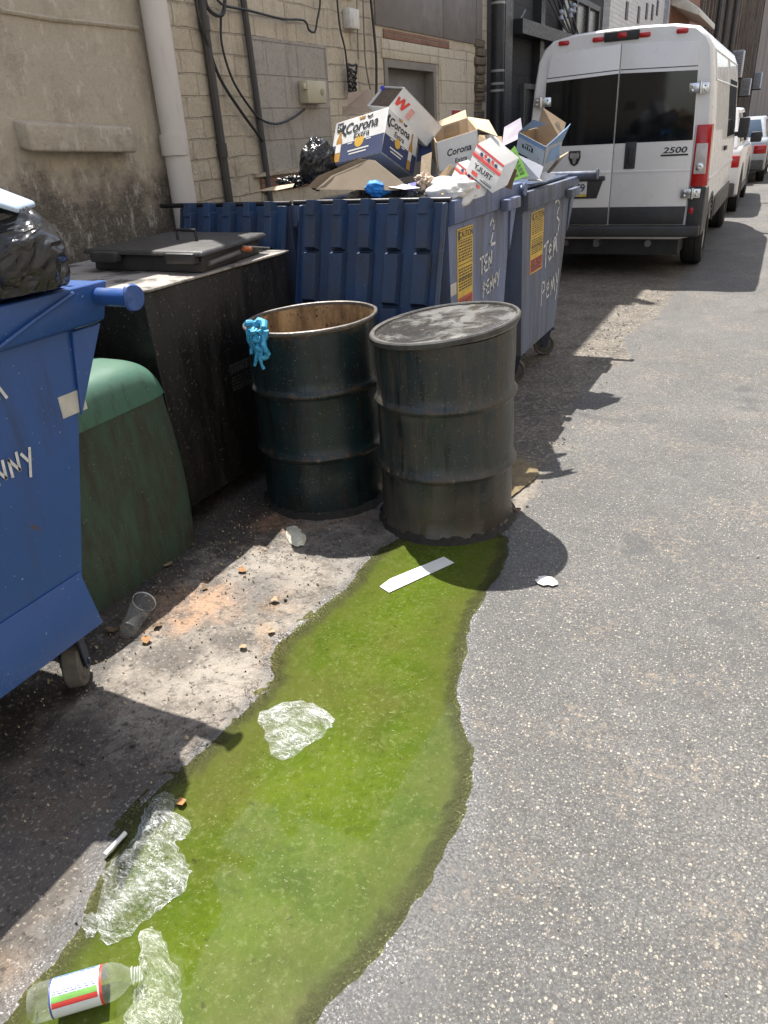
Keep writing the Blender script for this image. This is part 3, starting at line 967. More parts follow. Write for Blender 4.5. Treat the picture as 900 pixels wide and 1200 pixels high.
for yy in (36, 39.5, 44):
    mb = MB(); mb.tube([(WX + .2, yy, 0), (WX + .2, yy, 9.4)], .09, 8); mb.build('drain_pipe', plain('old_pipe', (.06, .055, .05), .7), tb)
tb2 = thing('far_dark_building', 'dark brown building closing the view past the parked cars', 'building', (WX, 100, 0))
mb = MB(); mb.box((-12, 75.01, 0), (WX, 210, 16)); mb.build('wall', PLK.m, tb2)
mb = MB(); mb.box((-12, 210.01, 0), (16, 222, 16)); mb.build('end_wall', plain('far_dark_wall', (.09, .08, .07), .9), tb2)
ob = thing('unseen_opposite_building', 'unseen buff brick building along the right hand side of the alley', 'building', (3.4, 10, 0))  # out of view; put in so its pale brick bounces sun leftward
mb = MB(); mb.box((3.4, -8, 0), (10, 60, 6.5)); mb.build('wall', block_mat('opposite_buff_brick', (.66, .60, .52), (.60, .54, .46), (.45, .4, .33), .22, .075, .6, (.2, .16, .12), .01), ob)
for yy in (4, 9, 14, 20):
    mb = MB(); mb.box((3.38, yy, 1.1), (3.42, yy + 1.3, 2.6)); wq = mb.build('window', plain('opposite_glass', (.05, .06, .07), .15), ob)
    mb = MB(); mb.box((3.34, yy - .08, 1.02), (3.42, yy + 1.38, 1.1)); mb.build('sill', plain('opposite_sill', (.5, .48, .44), .8), wq)

# ------------------------------------------------------------------ services on the walls
PIPEW = Mat('white_pipe_paint')
cw = PIPEW.mix(PIPEW.noise(3, 5, .6), (.66, .60, .53), (.56, .50, .43))
cw = PIPEW.mix(PIPEW.ramp(PIPEW.noise(7, 6, .75, PIPEW.scale(PIPEW.co(), (1, 1, .2))), [(.58, 0), (.7, .6)]), cw, (.40, .34, .27))
PIPEW.set(cw, .6, 0, PIPEW.bump(PIPEW.noise(30, 3), .15, .004))
t = thing('drain_pipe', 'thick off white drain pipe running down the corner of the rendered wall', 'pipe', (WX + .08, 3.82, 0))
mb = MB(); mb.cyl((WX + .085, 3.80, .0), (WX + .085, 3.86, 4.2), .073, n=28); mb.build('pipe', PIPEW.m, t)
mb = MB(); mb.cyl((WX + .085, 3.812, 1.55), (WX + .085, 3.814, 1.66), .079, n=28); mb.build('collar', PIPEW.m, t)
DARKP = grimy('dark_conduit', (.052, .047, .042), (.07, .063, .056), (.10, .085, .065), .4, .6)


def wallpipe(name, label, pts, r, off=.03, cat='pipe', mat=DARKP, joints=()):
    P = [at(*p, X=WX + off) for p in pts]
    base = min(P, key=lambda q: q.z).copy()
    if len(pts) == 2 and cat == 'pipe':
        d = (P[1] - P[0]).normalized()
        P[0] = P[0] - d * 1.5
        if P[1].z > .2 and name != 'service_cable':
            P[1] = Vector((P[1].x, P[1].y, .1))
    mb = MB(); mb.tube(P, r, 8)
    if joints:
        t = thing(name, label, cat, (base.x, base.y, 0))
        mb.build('pipe', mat, t)
        for j in joints:
            q = at(*j, X=WX + off); dv = (P[1] - P[0]).normalized(); q = P[0] + dv * (q - P[0]).dot(dv); k = MB(); k.cyl(q - dv * .04, q + dv * .04, r * 1.25, n=14); k.build('coupling', mat, t)
        return t
    o = mb.build(name, mat, origin=tuple(base))
    return tag(o, label, cat)


wallpipe('conduit', 'dark grey conduit with couplings nearest the white drain pipe', [(236, 0), (268, 225)], .027, joints=((243, 28), (263, 176)))
wallpipe('conduit', 'thin straight black pipe left of the cream junction box', [(288, 0), (319, 218)], .021)
CAB = plain('black_cable', (.025, .024, .023), .5)
CABT = plain('painted_cable', (.21, .175, .125), .7)


def cable(label, pts, r=.007, mat=CAB, off=.045):
    P = [at(*p, X=WX + off) for p in pts]
    # smooth with Catmull-Rom
    Q = []
    for i in range(len(P) - 1):
        a, b, c, d = P[max(i - 1, 0)], P[i], P[i + 1], P[min(i + 2, len(P) - 1)]
        for k in range(5):
            u = k / 5
            Q.append(.5 * ((2 * b) + (c - a) * u + (2 * a - 5 * b + 4 * c - d) * u * u + (3 * b - a - 3 * c + d) * u ** 3))
    Q.append(P[-1])
    mb = MB(); mb.tube(Q, r, 6)
    o = mb.build('service_cable', mat, origin=tuple(min(P, key=lambda q: q.z)))
    return tag(o, label, 'cable')


cable('black cable sagging across the conduit to the foot of the thin black pipe', [(228, -20), (232, 15), (243, 50), (258, 92), (282, 130), (308, 165)], .010)
cable('black cable looping at the top of the conduit nearest the drain pipe', [(237, -15), (243, 8), (254, 18), (262, 14), (264, -12)], .012)
cable('black cable hanging in a long curve to the cream junction box', [(259, 18), (260, 52), (272, 92), (290, 122), (306, 140), (325, 145), (343, 138), (357, 128)], .008)
cable('black cable run along the top of the wall that droops in a hook', [(252, -5), (262, 6), (290, 12), (330, 22), (356, 24), (362, 35), (369, 37), (372, 22), (375, 6), (375, -15)], .008)
cable('thin dark cable dropping to the coil of spare wire', [(394, -15), (398, 30), (405, 62), (409, 108)], .008)
cable('thin tan painted cable beside the white bell box', [(425, -15), (427, 50), (429, 78), (434, 105)], .007, CABT)
cable('thick black cable falling behind the white carton', [(433, -15), (439, 45), (441, 75), (441, 118)], .012)
cable('thin tan painted cable above the cream junction box', [(418, -10), (419, 40), (420, 70)], .006, CABT)
t = thing('cable_coil', 'coil of black spare cable hanging on the tan wall', 'cable', at(412, 95, X=WX))
for k in range(5):
    c_ = at(413, 80 + k * 6.5, X=WX + .06); mb = MB(); rr = .07 - .004 * k
    mb.tube([c_ + Vector((.01 * math.sin(a * 2), rr * math.cos(a), .03 * math.sin(a) + .012 * math.sin(3 * a + k))) for a in [i / 14 * 2 * math.pi for i in range(15)]], .009, 6)
    mb.build('loop', CAB, t)
CREAM = plain('cream_plastic', (.50, .44, .30), .5, 0, .08)
jb = at(350, 122, X=WX); jt = at(370, 98, X=WX)
t = thing('junction_box', 'cream junction box on the grey bricked up opening', 'junction box', (WX, jb.y, jb.z))
mb = MB(); mb.box((WX + .008, jb.y, jb.z), (WX + .09, jt.y, jt.z + .01)); mb.build('case', CREAM, t, bevel=.01)
mb = MB(); mb.cyl((WX + .09, jt.y - .07, jb.z + .075), (WX + .096, jt.y - .07, jb.z + .075), .022); mb.build('keyhole_cover', plain('tan_plastic', (.3, .26, .18), .5), t)
mb = MB(); mb.box((WX + .06, jb.y - .04, jb.z + .09), (WX + .085, jb.y, jb.z + .13)); mb.build('bracket', CREAM, t, bevel=.005)
wbx = at(402, 34, X=WX); wtx = at(412, 12, X=WX)
mb = MB(); mb.box((WX, wbx.y, wbx.z), (WX + .07, wtx.y, wtx.z)); tag(mb.build('bell_box', plain('offwhite_plastic', (.6, .57, .5), .5), origin=(WX, wbx.y, wbx.z), bevel=.012), 'small white bell box high on the tan wall between cables', 'box')
# black ribbed downpipe with pale bands
t = thing('downpipe', 'fat black downpipe with pale bands where the tan wall meets the black wall', 'pipe', (WX + .12, 9.66, 0))
mb = MB(); mb.cyl((WX + .12, 9.66, 0), (WX + .12, 9.66, 6.5), .075, n=20); mb.build('pipe', BLK, t)
for py in (5, 84, 99, 107):
    q = at(573, py, Y=9.66)
    mb = MB(); mb.cyl((WX + .12, 9.66, q.z - .012), (WX + .12, 9.66, q.z + .012), .079, n=20); mb.build('band', plain('worn_band', (.32, .31, .3), .5), t)
# small red and white parking notice
sg0, sg1 = at(528, 147, X=WX + .02), at(540, 128, X=WX + .02)
t = thing('parking_notice', 'small white notice with red lettering on the wall right of the grey door', 'sign', (WX + .02, sg0.y, sg0.z))
SGW = plain('sign_white', (.68, .64, .6), .5); SGR = plain('sign_red', (.42, .07, .06), .5)
mb = MB(); mb.box((WX + .013, sg0.y, sg0.z), (WX + .022, sg1.y, sg1.z)); mb.build('plate', SGW, t)
mb = MB(); O_ = (WX + .022, sg0.y, sg0.z); u_ = (0, sg1.y - sg0.y, 0); v_ = (0, 0, sg1.z - sg0.z)
mb.rect(O_, u_, v_, .08, .62, .92, .94)
for k in range(5):
    mb.rect(O_, u_, v_, .1, .08 + k * .1, .9 - .1 * (k % 2), .13 + k * .1)
mb.build('lettering', SGR, t)
# air conditioners on the far wall
ACM = plain('ac_grey', (.36, .36, .37), .5)
def ac_unit(y, z, label, w_=1.1, h_=.8):
    t = thing('air_conditioner', label, 'air conditioner', (WX + .3, y, z), 'air conditioners on the far wall')
    mb = MB(); mb.box((WX + .25, y, z), (WX + .75, y + w_, z + h_)); mb.build('case', ACM, t, bevel=.02)
    mb = MB()
    for k in range(12):
        mb.box((WX + .29, y - .012, z + .06 + k * h_ * .075), (WX + .71, y, z + .085 + k * h_ * .075))
    mb.build('grille', plain('ac_grille', (.10, .10, .105), .5), t)
    for yb in (y + .1, y + w_ - .16):
        mb = MB(); mb.box((WX, yb, z - .06), (WX + .8, yb + .06, z - .001)); mb.build('bracket', BLK, t)
    return t
q = at(861, 91, X=WX + .5); ac_unit(q.y, q.z, 'big grey air conditioner high beside the van roof line', 1.3, 1.15)
q = at(886, 104, X=WX + .5); ac_unit(q.y, q.z, 'small air conditioner farther along the timber clad wall', 1.6, 1.1)
q = at(872, 112, X=WX + .5); ac_unit(q.y, q.z, 'lower air conditioner under the big grey one on the timber clad wall', 1.2, .9)
t = thing('wire_bundle', 'tangle of grey wires and insulators below the window of the black building', 'wires', (-3.3, 13, 3))
for k in range(5):
    mb = MB(); a, b_ = at(640 + k * 6, -8, X=-3.25), at(700 + k * 6, 36 + k, X=-3.25)
    mb.tube([a.lerp(b_, u) - Vector((0, 0, .3 * math.sin(u * math.pi) * (1 + .3 * k))) for u in [i / 10 for i in range(11)]], .014, 5)
    mb.build('wire', CAB, t)
for pp in ((657, 18), (668, 16), (672, 10)):
    q = at(*pp, X=-3.25); mb = MB(); mb.lathe([(0, -.07), (.05, -.05), (.03, 0), (.06, .03), (.02, .07), (0, .07)], q, 12); mb.build('insulator', plain('insulator_grey', (.3, .32, .35), .4), t)

# ------------------------------------------------------------------ wheeled blue bins
BLUE_A = grimy('blue_paint', (.020, .070, .245), (.030, .090, .275), (.035, .055, .12), .3, .36, (.30, .34, .42), .15, 0, 1.5, (.10, .055, .03), .14, .73)
BLUE_B = grimy('scuffed_blue_paint', (.105, .150, .285), (.15, .185, .30), (.12, .115, .105), .5, .5, (.3, .3, .32), .12, 0, 2.2, (.10, .07, .045), .2, .72)
BLUE_C = grimy('grimy_blue_paint', (.088, .118, .195), (.125, .148, .21), (.095, .085, .07), .62, .55, (.3, .29, .28), .12, 0, 2.2, (.11, .08, .05), .2, .72)
LIDM = grimy('blue_lid_plastic', (.016, .050, .135), (.024, .058, .130), (.040, .044, .052), .70, .42, (.2, .21, .22), .2, 0, 2.0, None, .15, .735)
HINGE = plain('black_hinge_rod', (.02, .02, .022), .4, .3)
CAST = plain('caster_metal', (.05, .06, .09), .55, .5)
TYRE = plain('grey_caster_tyre', (.115, .105, .09), .75, 0, .3, 20)
YEL = plain('label_yellow', (.60, .40, .05), .5, 0, .2, 12)
LRED = plain('label_red', (.45, .07, .045), .5, 0, .2, 12)
LBLK = plain('label_black', (.035, .03, .025), .5)
CHALK = plain('white_marker', (.62, .63, .62), .7, 0, .25, 40)
TAPE = plain('pale_tape', (.52, .50, .45), .6)
INNER = plain('bin_inside', (.03, .035, .05), .7)


def caster(parent, x, y, ang, r=.08, zb=.24):
    c = Vector((x, y, r)); ax = Vector((math.cos(ang), math.sin(ang), 0)); fwd = Vector((-ax.y, ax.x, 0))
    mb = MB()
    for s in (-1, 1):
        O = c + ax * (s * .034)
        q = [O + fwd * .022 + Vector((0, 0, -.015)), O - fwd * .022 + Vector((0, 0, -.015)), O - fwd * .05 + Vector((0, 0, zb - r - .012)), O + fwd * .03 + Vector((0, 0, zb - r - .012))]
        mb.ext(q, ax * (s * .006))
    mb.para(c + ax * -.06 - fwd * .07 + Vector((0, 0, zb - r - .02)), ax * .12, fwd * .13, (0, 0, .016))
    mb.cyl(c - ax * .048, c + ax * .048, .011, n=10)
    for s in (-1, 1):
        mb.cyl(c + ax * (s * .055) + fwd * .045 + Vector((0, 0, zb - r - .035)), c + ax * (s * .055) + fwd * .045 + Vector((0, 0, zb - r + .0)), .008, n=8)
    ca = mb.build('caster', CAST, parent)
    k = MB()
    k.lathe([(.018, -.026), (r * .62, -.026), (r * .68, -.02), (r * .9, -.029), (r, -.022), (r, .022), (r * .9, .029), (r * .68, .02), (r * .62, .026), (.018, .026)], c, 28, ax)
    k.build('wheel', TYRE, ca)


def hung_lid(parent, x0, x1, y, z, length, lean, nribs=5):
    """ribbed plastic lid thrown back and hanging down outside the bin"""
    u = Vector((x1 - x0, 0, 0)); W = x1 - x0
    v = Vector((0, -lean, -math.sqrt(length ** 2 - lean ** 2)))
    n = Vector((0, -1, 0)) + Vector((0, 0, 1)) * (lean / length) * 1.0
    n.normalize()
    O = Vector((x0, y, z))
    mb = MB()
    mb.para(O, u, v, n * .012)
    def bar(fx0, fx1, fy0, fy1, h, tp=.012):
        a = O + u * fx0 + v * fy0 + n * .011
        b, c_ = u * (fx1 - fx0), v * (fy1 - fy0)
        e1, e2 = u.normalized() * tp, v.normalized() * tp
        mb.hexa([a, a + b, a + b + c_, a + c_, a + n * h + e1 + e2, a + b + n * h - e1 + e2, a + b + c_ + n * h - e1 - e2, a + c_ + n * h + e1 - e2])
    bar(0, .028, 0, 1, .022); bar(.972, 1, 0, 1, .022); bar(.028, .972, .955, 1, .022)
    for k in range(nribs):
        c = (k + .62) / (nribs + .25)
        bar(c - .050, c + .050, .03, .26, .050)
        bar(c - .058, c + .058, .265, .56, .042)
        bar(c - .064, c + .064, .565, .94, .036)
        bar(c - .036, c + .036, -.022, .075, .058, .006)
    lid = mb.build('lid', LIDM, parent, bevel=.004, seg=1, smooth=30)
    return lid


def warn_label(parent, X, y0, y1, z0, z1, tilt=0.0):
    mb = MB(); mb.box((X + .0005, y0, z0), (X + .0025, y1, z1)); lb = mb.build('warning_label', YEL, parent)
    O, u, v = Vector((X + .0025, y0, z0)), Vector((0, y1 - y0, 0)), Vector((0, 0, z1 - z0))
    mb = MB(); mb.rect(O, u, v, .03, .02, .97, .24, .0006); rd = mb.build('red_band', LRED, lb)
    mb = MB()
    text(mb, 'CAUTION', O + u * .56 + v * .925, u, v, (y1 - y0) * .19, .012, off=.0012)
    mb.rect(O, u, v, .05, .88, .17, .97, .001)
    for zf in (.975, .865, .60, .44):
        mb.rect(O, u, v, .03, zf, .97, zf + .008, .001)
    rr = random.Random(3)
    for row in range(17):
        zf = .835 - row * .032
        if .57 < zf < .62 or .42 < zf < .45:
            continue
        a = .07
        while a < .9:
            b = min(.94, a + rr.uniform(.06, .18)); mb.rect(O, u, v, a, zf, b, zf + .016, .001); a = b + .035
    text(mb, 'DO NOT', O + u * .5 + v * .165, u, v, (y1 - y0) * .21, .014, off=.0012)
    for k in range(3):
        mb.rect(O, u, v, .1, .04 + k * .03, .9 - .12 * (k % 2), .055 + k * .03, .0012)
    mb.build('lettering', LBLK, lb)


def dumpster(label, x0, x1, yn, yft, yfb, zb, zt, paint, group, lids='hung', skirt=False, wheel_ang=0.3, lab=None, hand=None, tube=.2, near_lean=.06, zf=None, rod=.06, pocket=True, tz=-.035):
    t = thing('wheeled_bin', label, 'bin', ((x0 + x1) / 2, (yn + yfb) / 2, 0), group)
    th = .018
    mb = MB()
    B = [(x0, yn + near_lean, zb), (x1, yn + near_lean, zb), (x1, yfb, zb), (x0, yfb, zb)]
    zf = zt if zf is None else zf
    T = [(x0, yn, zt), (x1, yn, zt), (x1, yft, zf), (x0, yft, zf)]
    Bi = [(x0 + th, yn + near_lean + th, zb + th), (x1 - th, yn + near_lean + th, zb + th), (x1 - th, yfb - th, zb + th), (x0 + th, yfb - th, zb + th)]
    Ti = [(x0 + th, yn + th, zt), (x1 - th, yn + th, zt), (x1 - th, yft - th, zf), (x0 + th, yft - th, zf)]
    f = [[3, 2, 1, 0], [8, 9, 10, 11]]
    for i in range(4):
        j = (i + 1) % 4
        f += [[i, j, 4 + j, 4 + i], [8 + j, 8 + i, 12 + i, 12 + j], [4 + i, 4 + j, 12 + j, 12 + i]]
    mb.add(B + T + Bi + Ti, f)
    mb.build('body', paint, t)
    # rim: folded lip with gussets at the far corners
    mb = MB()
    for xa, xb in ((x1 + .001, x1 + .035), (x0 - .035, x0 - .001)):
        out = 1 if xb > x1 else -1
        mb.hexa([(xa, yn + .01, zt - .115), (xb if out > 0 else xa, yn + .01, zt - .10), (xb if out > 0 else xa, yft + .05, zf - .10), (xa, yft + .05, zf - .115),
                 (xa, yn + .01, zt + .004), (xb, yn + .01, zt + .004), (xb, yft + .09, zf + .004), (xa, yft + .09, zf + .004)])
        g0 = yft - (yft - yfb) * .36 / (zt - zb)
        mb.ext([(xa, yft - .06, zf - .116), (xa, yft + .052, zf - .116), (xa, g0 + .004, zf - .36)], (.012 * out if out > 0 else .012, 0, 0))
    mb.hexa([(x0 - .03, yft + .002, zf - .1), (x1 + .03, yft + .002, zf - .1), (x1 + .03, yft + .04, zf - .1), (x0 - .03, yft + .04, zf - .1),
             (x0 - .03, yft + .002, zf + .003), (x1 + .03, yft + .002, zf + .003), (x1 + .03, yft + .08, zf + .003), (x0 - .03, yft + .08, zf + .003)])
    mb.build('rim', paint, t, bevel=.004, seg=1)
    if skirt:
        mb = MB()
        mb.hexa([(x1 + .001, yn + near_lean, zb - .01), (x1 + .05, yn + near_lean, zb - .01), (x1 + .05, yfb + .035, zb - .01), (x1 + .001, yfb + .03, zb - .01),
                 (x1 + .001, yn + near_lean, zb + .17), (x1 + .006, yn + near_lean, zb + .17), (x1 + .006, yfb + .035, zb + .17), (x1 + .001, yfb + .035, zb + .17)])
        mb.build('skirt', paint, t, bevel=.006)
    yt = yft + .045
    mb = MB(); mb.cyl((x0 - tube, yt, zf + tz), (x1 + tube, yt, zf + tz), .026, n=20)
    lt = mb.build('lift_tube', paint, t)
    for xx, sg in ((x1 + tube, 1), (x0 - tube, -1)):
        mb = MB()
        mb.lathe([(0, -.006), (.036, -.006), (.041, 0), (.037, .008), (0, .008)], (xx, yt, zf + tz), 18, (sg, 0, 0), fn=lambda x, y, z: (x * (1 + .12 * nz(x * 40, y * 40)), y * (1 + .2 * nz(x * 40 + 5, y * 40)), z + .008 * nz(x * 30, y * 30, 4)))
        mb.build('end_plate', paint, lt)
    if pocket:
        mb = MB(); mb.box((x1 + .036, yft - .34, zt - .115), (x1 + .085, yft - .1, zt - .055)); mb.build('fork_pocket', paint, t, bevel=.006)
    for cx, cy in ((x1 - .07, yfb - .02), (x1 - .09, yn + near_lean + .14), (x0 + .09, yfb - .09), (x0 + .09, yn + near_lean + .14)):
        caster(t, cx, cy, wheel_ang, .08, zb)
    mb = MB(); mb.cyl((x0 - rod, yn - .03, zt + .012), (x1 + .03, yn - .03, zt + .012), .013, n=10)
    for k in range(5):
        xx = x0 + .06 + (x1 - x0 - .12) * k / 4
        mb.box((xx - .02, yn - .04, zt - .06), (xx + .02, yn - .001, zt + .008))
    mb.build('hinge_rod', HINGE, t)
    if lids == 'hung':
        hung_lid(t, x0 + .03, x1 + .02, yn - .045, zt + .0, .86, .24)
    else:
        mb = MB()
        mb.box((x0 + .02, yn - .02, zt + .006), (x1 - .02, yft - .02, zt + .022))
        mb.build('lid', LIDM, t, bevel=.006)
    if lab:
        warn_label(t, x1, *lab)
    if hand:
        for s, y, z, sz, wd, slope in hand:
            mb = MB(); strokes(mb, s, (x1, y, z), (0, 1, slope), (0, -.05, 1), sz, wd)
            mb.build('handwriting', CHALK, t)
    return t


GRP = 'blue wheeled bins along the wall'
binA = dumpster('clean bright blue bin cut by the left edge with a black bag on it', -3.15, -1.8, .42, 1.60, 1.315, .25, 1.25, BLUE_A, GRP, 'shut', True, .68,
                hand=[('PENNy', at(-36, 590, X=-1.8).y, at(-36, 590, X=-1.8).z, .056, .009, .12), ('TEn', at(-46, 492, X=-1.8).y, at(-46, 492, X=-1.8).z, .06, .009, .1)], tube=.17, pocket=False)
mb = MB(); mb.box((-1.7995, 1.44, .90), (-1.797, 1.535, .965)); mb.build('tape', TAPE, binA)
mb = MB(); mb.tube([(-1.757, 1.26, 1.155), (-1.757, 1.40, 1.20), (-1.757, 1.55, 1.243)], .006, 6); mb.build('weld_bead', BLUE_A, binA)
b2 = dumpster('overfull blue bin heaped with beer cartons, ribbed lid thrown open', -2.245, -1.42, 3.58, 4.62, 4.42, .24, 1.29, BLUE_B, GRP, 'hung', False, .5,
              lab=(3.70, 3.93, .70, 1.15), hand=[('2', 4.22, 1.00, .14, .016, .06), ('TEN', 4.05, .87, .085, .014, .08), ('PENNY', 4.10, .74, .072, .013, .1)], tube=.06, rod=.02)
b4 = dumpster('blue bin against the wall between the white drain pipe and the overfull bin', -3.04, -2.33, 3.60, 4.42, 4.30, .24, 1.285, BLUE_B, GRP, 'hung', False, .5, tube=.01, zf=.98, rod=.14)
mb = MB(); mb.box((-1.419, 3.60, .84), (-1.4165, 3.68, .90)); mb.build('tape', TAPE, b2)
b3 = dumpster('scratched grey blue bin standing behind the overfull one, nearest the van', -2.32, -1.385, 4.72, 5.98, 5.66, .22, 1.235, BLUE_C, GRP, 'shut', False, 1.9,
              lab=(4.92, 5.22, .72, 1.10), hand=[('3', 5.52, .88, .24, .018, .05), ('Ten', 5.26, .70, .15, .018, .2), ('Peny', 5.24, .46, .15, .015, .1)], tube=.17, tz=.012)

# ------------------------------------------------------------------ black grease bin
GREASE = grimy('greasy_black', (.0055, .005, .0045), (.0085, .0075, .0065), (.015, .012, .009), .5, .45, (.10, .09, .08), .15, 0, 2.5, None, .3, .665)
TOPG = Mat('dusty_grey_top')
ct = TOPG.mix(TOPG.noise(3, 5, .6), (.36, .33, .29), (.28, .25, .22))
ct = TOPG.mix(TOPG.ramp(TOPG.noise(4.5, 6, .7), [(.50, 0), (.60, .9)]), ct, (.045, .04, .036))
TOPG.set(ct, .75, 0, TOPG.bump(TOPG.noise(40, 4, .7), .3, .004))
gx0, gx1, gy0, gy1, gz = -3.2, -2.235, 2.31, 3.38, 1.09
t = thing('grease_bin', 'large black greasy steel container with a raised lid beside the left drum', 'container', ((gx0 + gx1) / 2, 2.85, 0))
mb = MB(); mb.hexa([(gx0, gy0 + .03, .09), (gx1 + .0, gy0 + .03, .09), (gx1 + .0, gy1 - .05, .09), (gx0, gy1 - .05, .09), (gx0, gy0, gz - .012), (gx1, gy0, gz - .012), (gx1, gy1, gz - .012), (gx0, gy1, gz - .012)])
gb = mb.build('body', GREASE, t, bevel=.012)
mb = MB(); mb.box((gx0 - .006, gy0 - .012, gz - .0115), (gx1 + .012, gy1 + .012, gz)); mb.build('top_plate', TOPG.m, t, bevel=.003, seg=1)
for a, b_ in ((gx0 + .08, gy0 + .1), (gx1 - .16, gy0 + .1), (gx0 + .08, gy1 - .2), (gx1 - .16, gy1 - .2)):
    mb = MB(); mb.box((a, b_, -.005), (a + .08, b_ + .08, .089)); mb.build('foot', GREASE, t)
LIDB = grimy('black_lid', (.028, .027, .027), (.04, .038, .037), (.06, .055, .05), .5, .5, None, .5)
mb = MB()
mb.hexa([(-2.90, 2.72, gz + .001), (-2.24, 2.70, gz + .001), (-2.31, 3.26, gz + .001), (-2.92, 3.30, gz + .001), (-2.90, 2.73, 1.165), (-2.23, 2.71, 1.165), (-2.31, 3.26, 1.165), (-2.92, 3.30, 1.165)])
lm = mb.build('hatch', LIDB, t, bevel=.01)
mb = MB(); mb.hexa([(-2.93, 2.69, 1.166), (-2.19, 2.66, 1.166), (-2.28, 3.30, 1.166), (-2.95, 3.35, 1.166), (-2.92, 2.70, 1.188), (-2.20, 2.675, 1.188), (-2.29, 3.29, 1.188), (-2.94, 3.34, 1.188)])
for xx in (-2.85, -2.40):
    mb.box((xx, 2.655, 1.135), (xx + .16, 2.70, 1.18))
ll = mb.build('lid', LIDB, t, bevel=.008)
mb = MB(); mb.tube([(-2.62, 3.02, 1.185), (-2.62, 3.02, 1.235), (-2.48, 2.99, 1.235), (-2.48, 2.99, 1.185)], .008, 6); mb.build('handle', BLK, ll)
mb = MB(); mb.tube([(-2.235, 2.75, 1.125), (-2.262, 3.02, 1.135)], .012, 8); mb.tube([(-2.235, 3.02, 1.16), (-2.225, 3.22, 1.125)], .005, 6); mb.build('latch_bar', plain('latch_grey', (.15, .145, .14), .5), t)
mb = MB(); mb.tube([(-2.235, 3.02, 1.15), (-2.230, 3.07, 1.14)], .012, 8); mb.build('latch_grip', plain('orange_plastic', (.5, .14, .05), .5), t)
mb = MB(); O, u, v = Vector((gx1 + .0012, 2.78, .52)), Vector((0, .22, .0)), Vector((0, 0, .13))
mb.rect(O, u, v, 0, .93, 1, 1); mb.rect(O, u, v, 0, .62, .03, .93)
rr = random.Random(5)
for k in range(9):
    mb.rect(O, u, v, .06 + k * .1, .66, .06 + k * .1 + rr.uniform(.04, .08), .9)
for zf in (.48, .36, .24, .12, .02):
    a = .02
    while a < .85:
        b = a + rr.uniform(.06, .2); mb.rect(O, u, v, a, zf, min(b, .95), zf + .055); a = b + .03
mb.build('faded_label', plain('faded_print', (.075, .07, .066), .6), t)

# ------------------------------------------------------------------ green and olive bins
def grit_bin(label, x0, x1, y0, y1, zs, zt, bodym, lidm):
    t = thing('grit_bin', label, 'bin', ((x0 + x1) / 2, (y0 + y1) / 2, 0), 'squat plastic bins behind the bright blue bin')
    mb = MB()
    def shell(u, v):
        a = u * 2 * math.pi
        z = -.004 + (zs + .004) * v
        bul = 1.0 + .05 * math.sin(min(1, v * 1.05) * math.pi) - .045 * v
        ex = .32
        cx_, sx_ = math.cos(a), math.sin(a)
        px = math.copysign(abs(cx_) ** ex, cx_); py = math.copysign(abs(sx_) ** ex, sx_)
        return Vector(((x0 + x1) / 2 + (x1 - x0) / 2 * px * bul, (y0 + y1) / 2 + (y1 - y0) / 2 * py * bul, z))
    mb.grid(shell, 64, 14, closed=True)
    bd_ = mb.build('body', bodym, t, smooth=50)
    mb = MB()
    def dome(u, v):
        a = u * 2 * math.pi
        k = math.cos(v * math.pi / 2) ** .42
        z = zs + .001 + (zt - zs) * math.sin(v * math.pi / 2) ** .8
        ex = .32 + .4 * v
        cx_, sx_ = math.cos(a), math.sin(a)
        px = math.copysign(abs(cx_) ** ex, cx_); py = math.copysign(abs(sx_) ** ex, sx_)
        lip = .962 + .012 * max(0, 1 - v * 12)
        return Vector(((x0 + x1) / 2 + (x1 - x0) / 2 * px * lip * k, (y0 + y1) / 2 + (y1 - y0) / 2 * py * lip * k, z))
    mb.grid(dome, 64, 18, closed=True)
    mb.build('lid', lidm, t, smooth=60)
    return t


GREENB = grimy('mossy_green', (.032, .068, .045), (.042, .078, .052), (.040, .033, .021), .72, .55, (.20, .19, .15), .25, 0, 4.0, None, .25, .70)
GREENL = grimy('sunlit_green_lid', (.055, .135, .092), (.065, .15, .10), (.04, .08, .055), .35, .5, (.2, .3, .25), .4, 0, 3.0, None, .1, .72)  # lighter than the body: sunlight on the lid put into its colour
OLIVE = grimy('olive_plastic', (.085, .092, .066), (.10, .10, .075), (.06, .055, .04), .5, .6, (.24, .22, .18), .4, 0, 3.5, None, .15, .72)
grit_bin('green plastic bin with domed lid coloured sunlit green beside the bright blue bin', -2.55, -2.115, 1.56, 2.27, .70, .86, GREENB, GREENL)
grit_bin('olive grey bin half hidden behind the domed green bin', -3.05, -2.53, 1.66, 2.28, .86, 1.01, OLIVE, OLIVE)

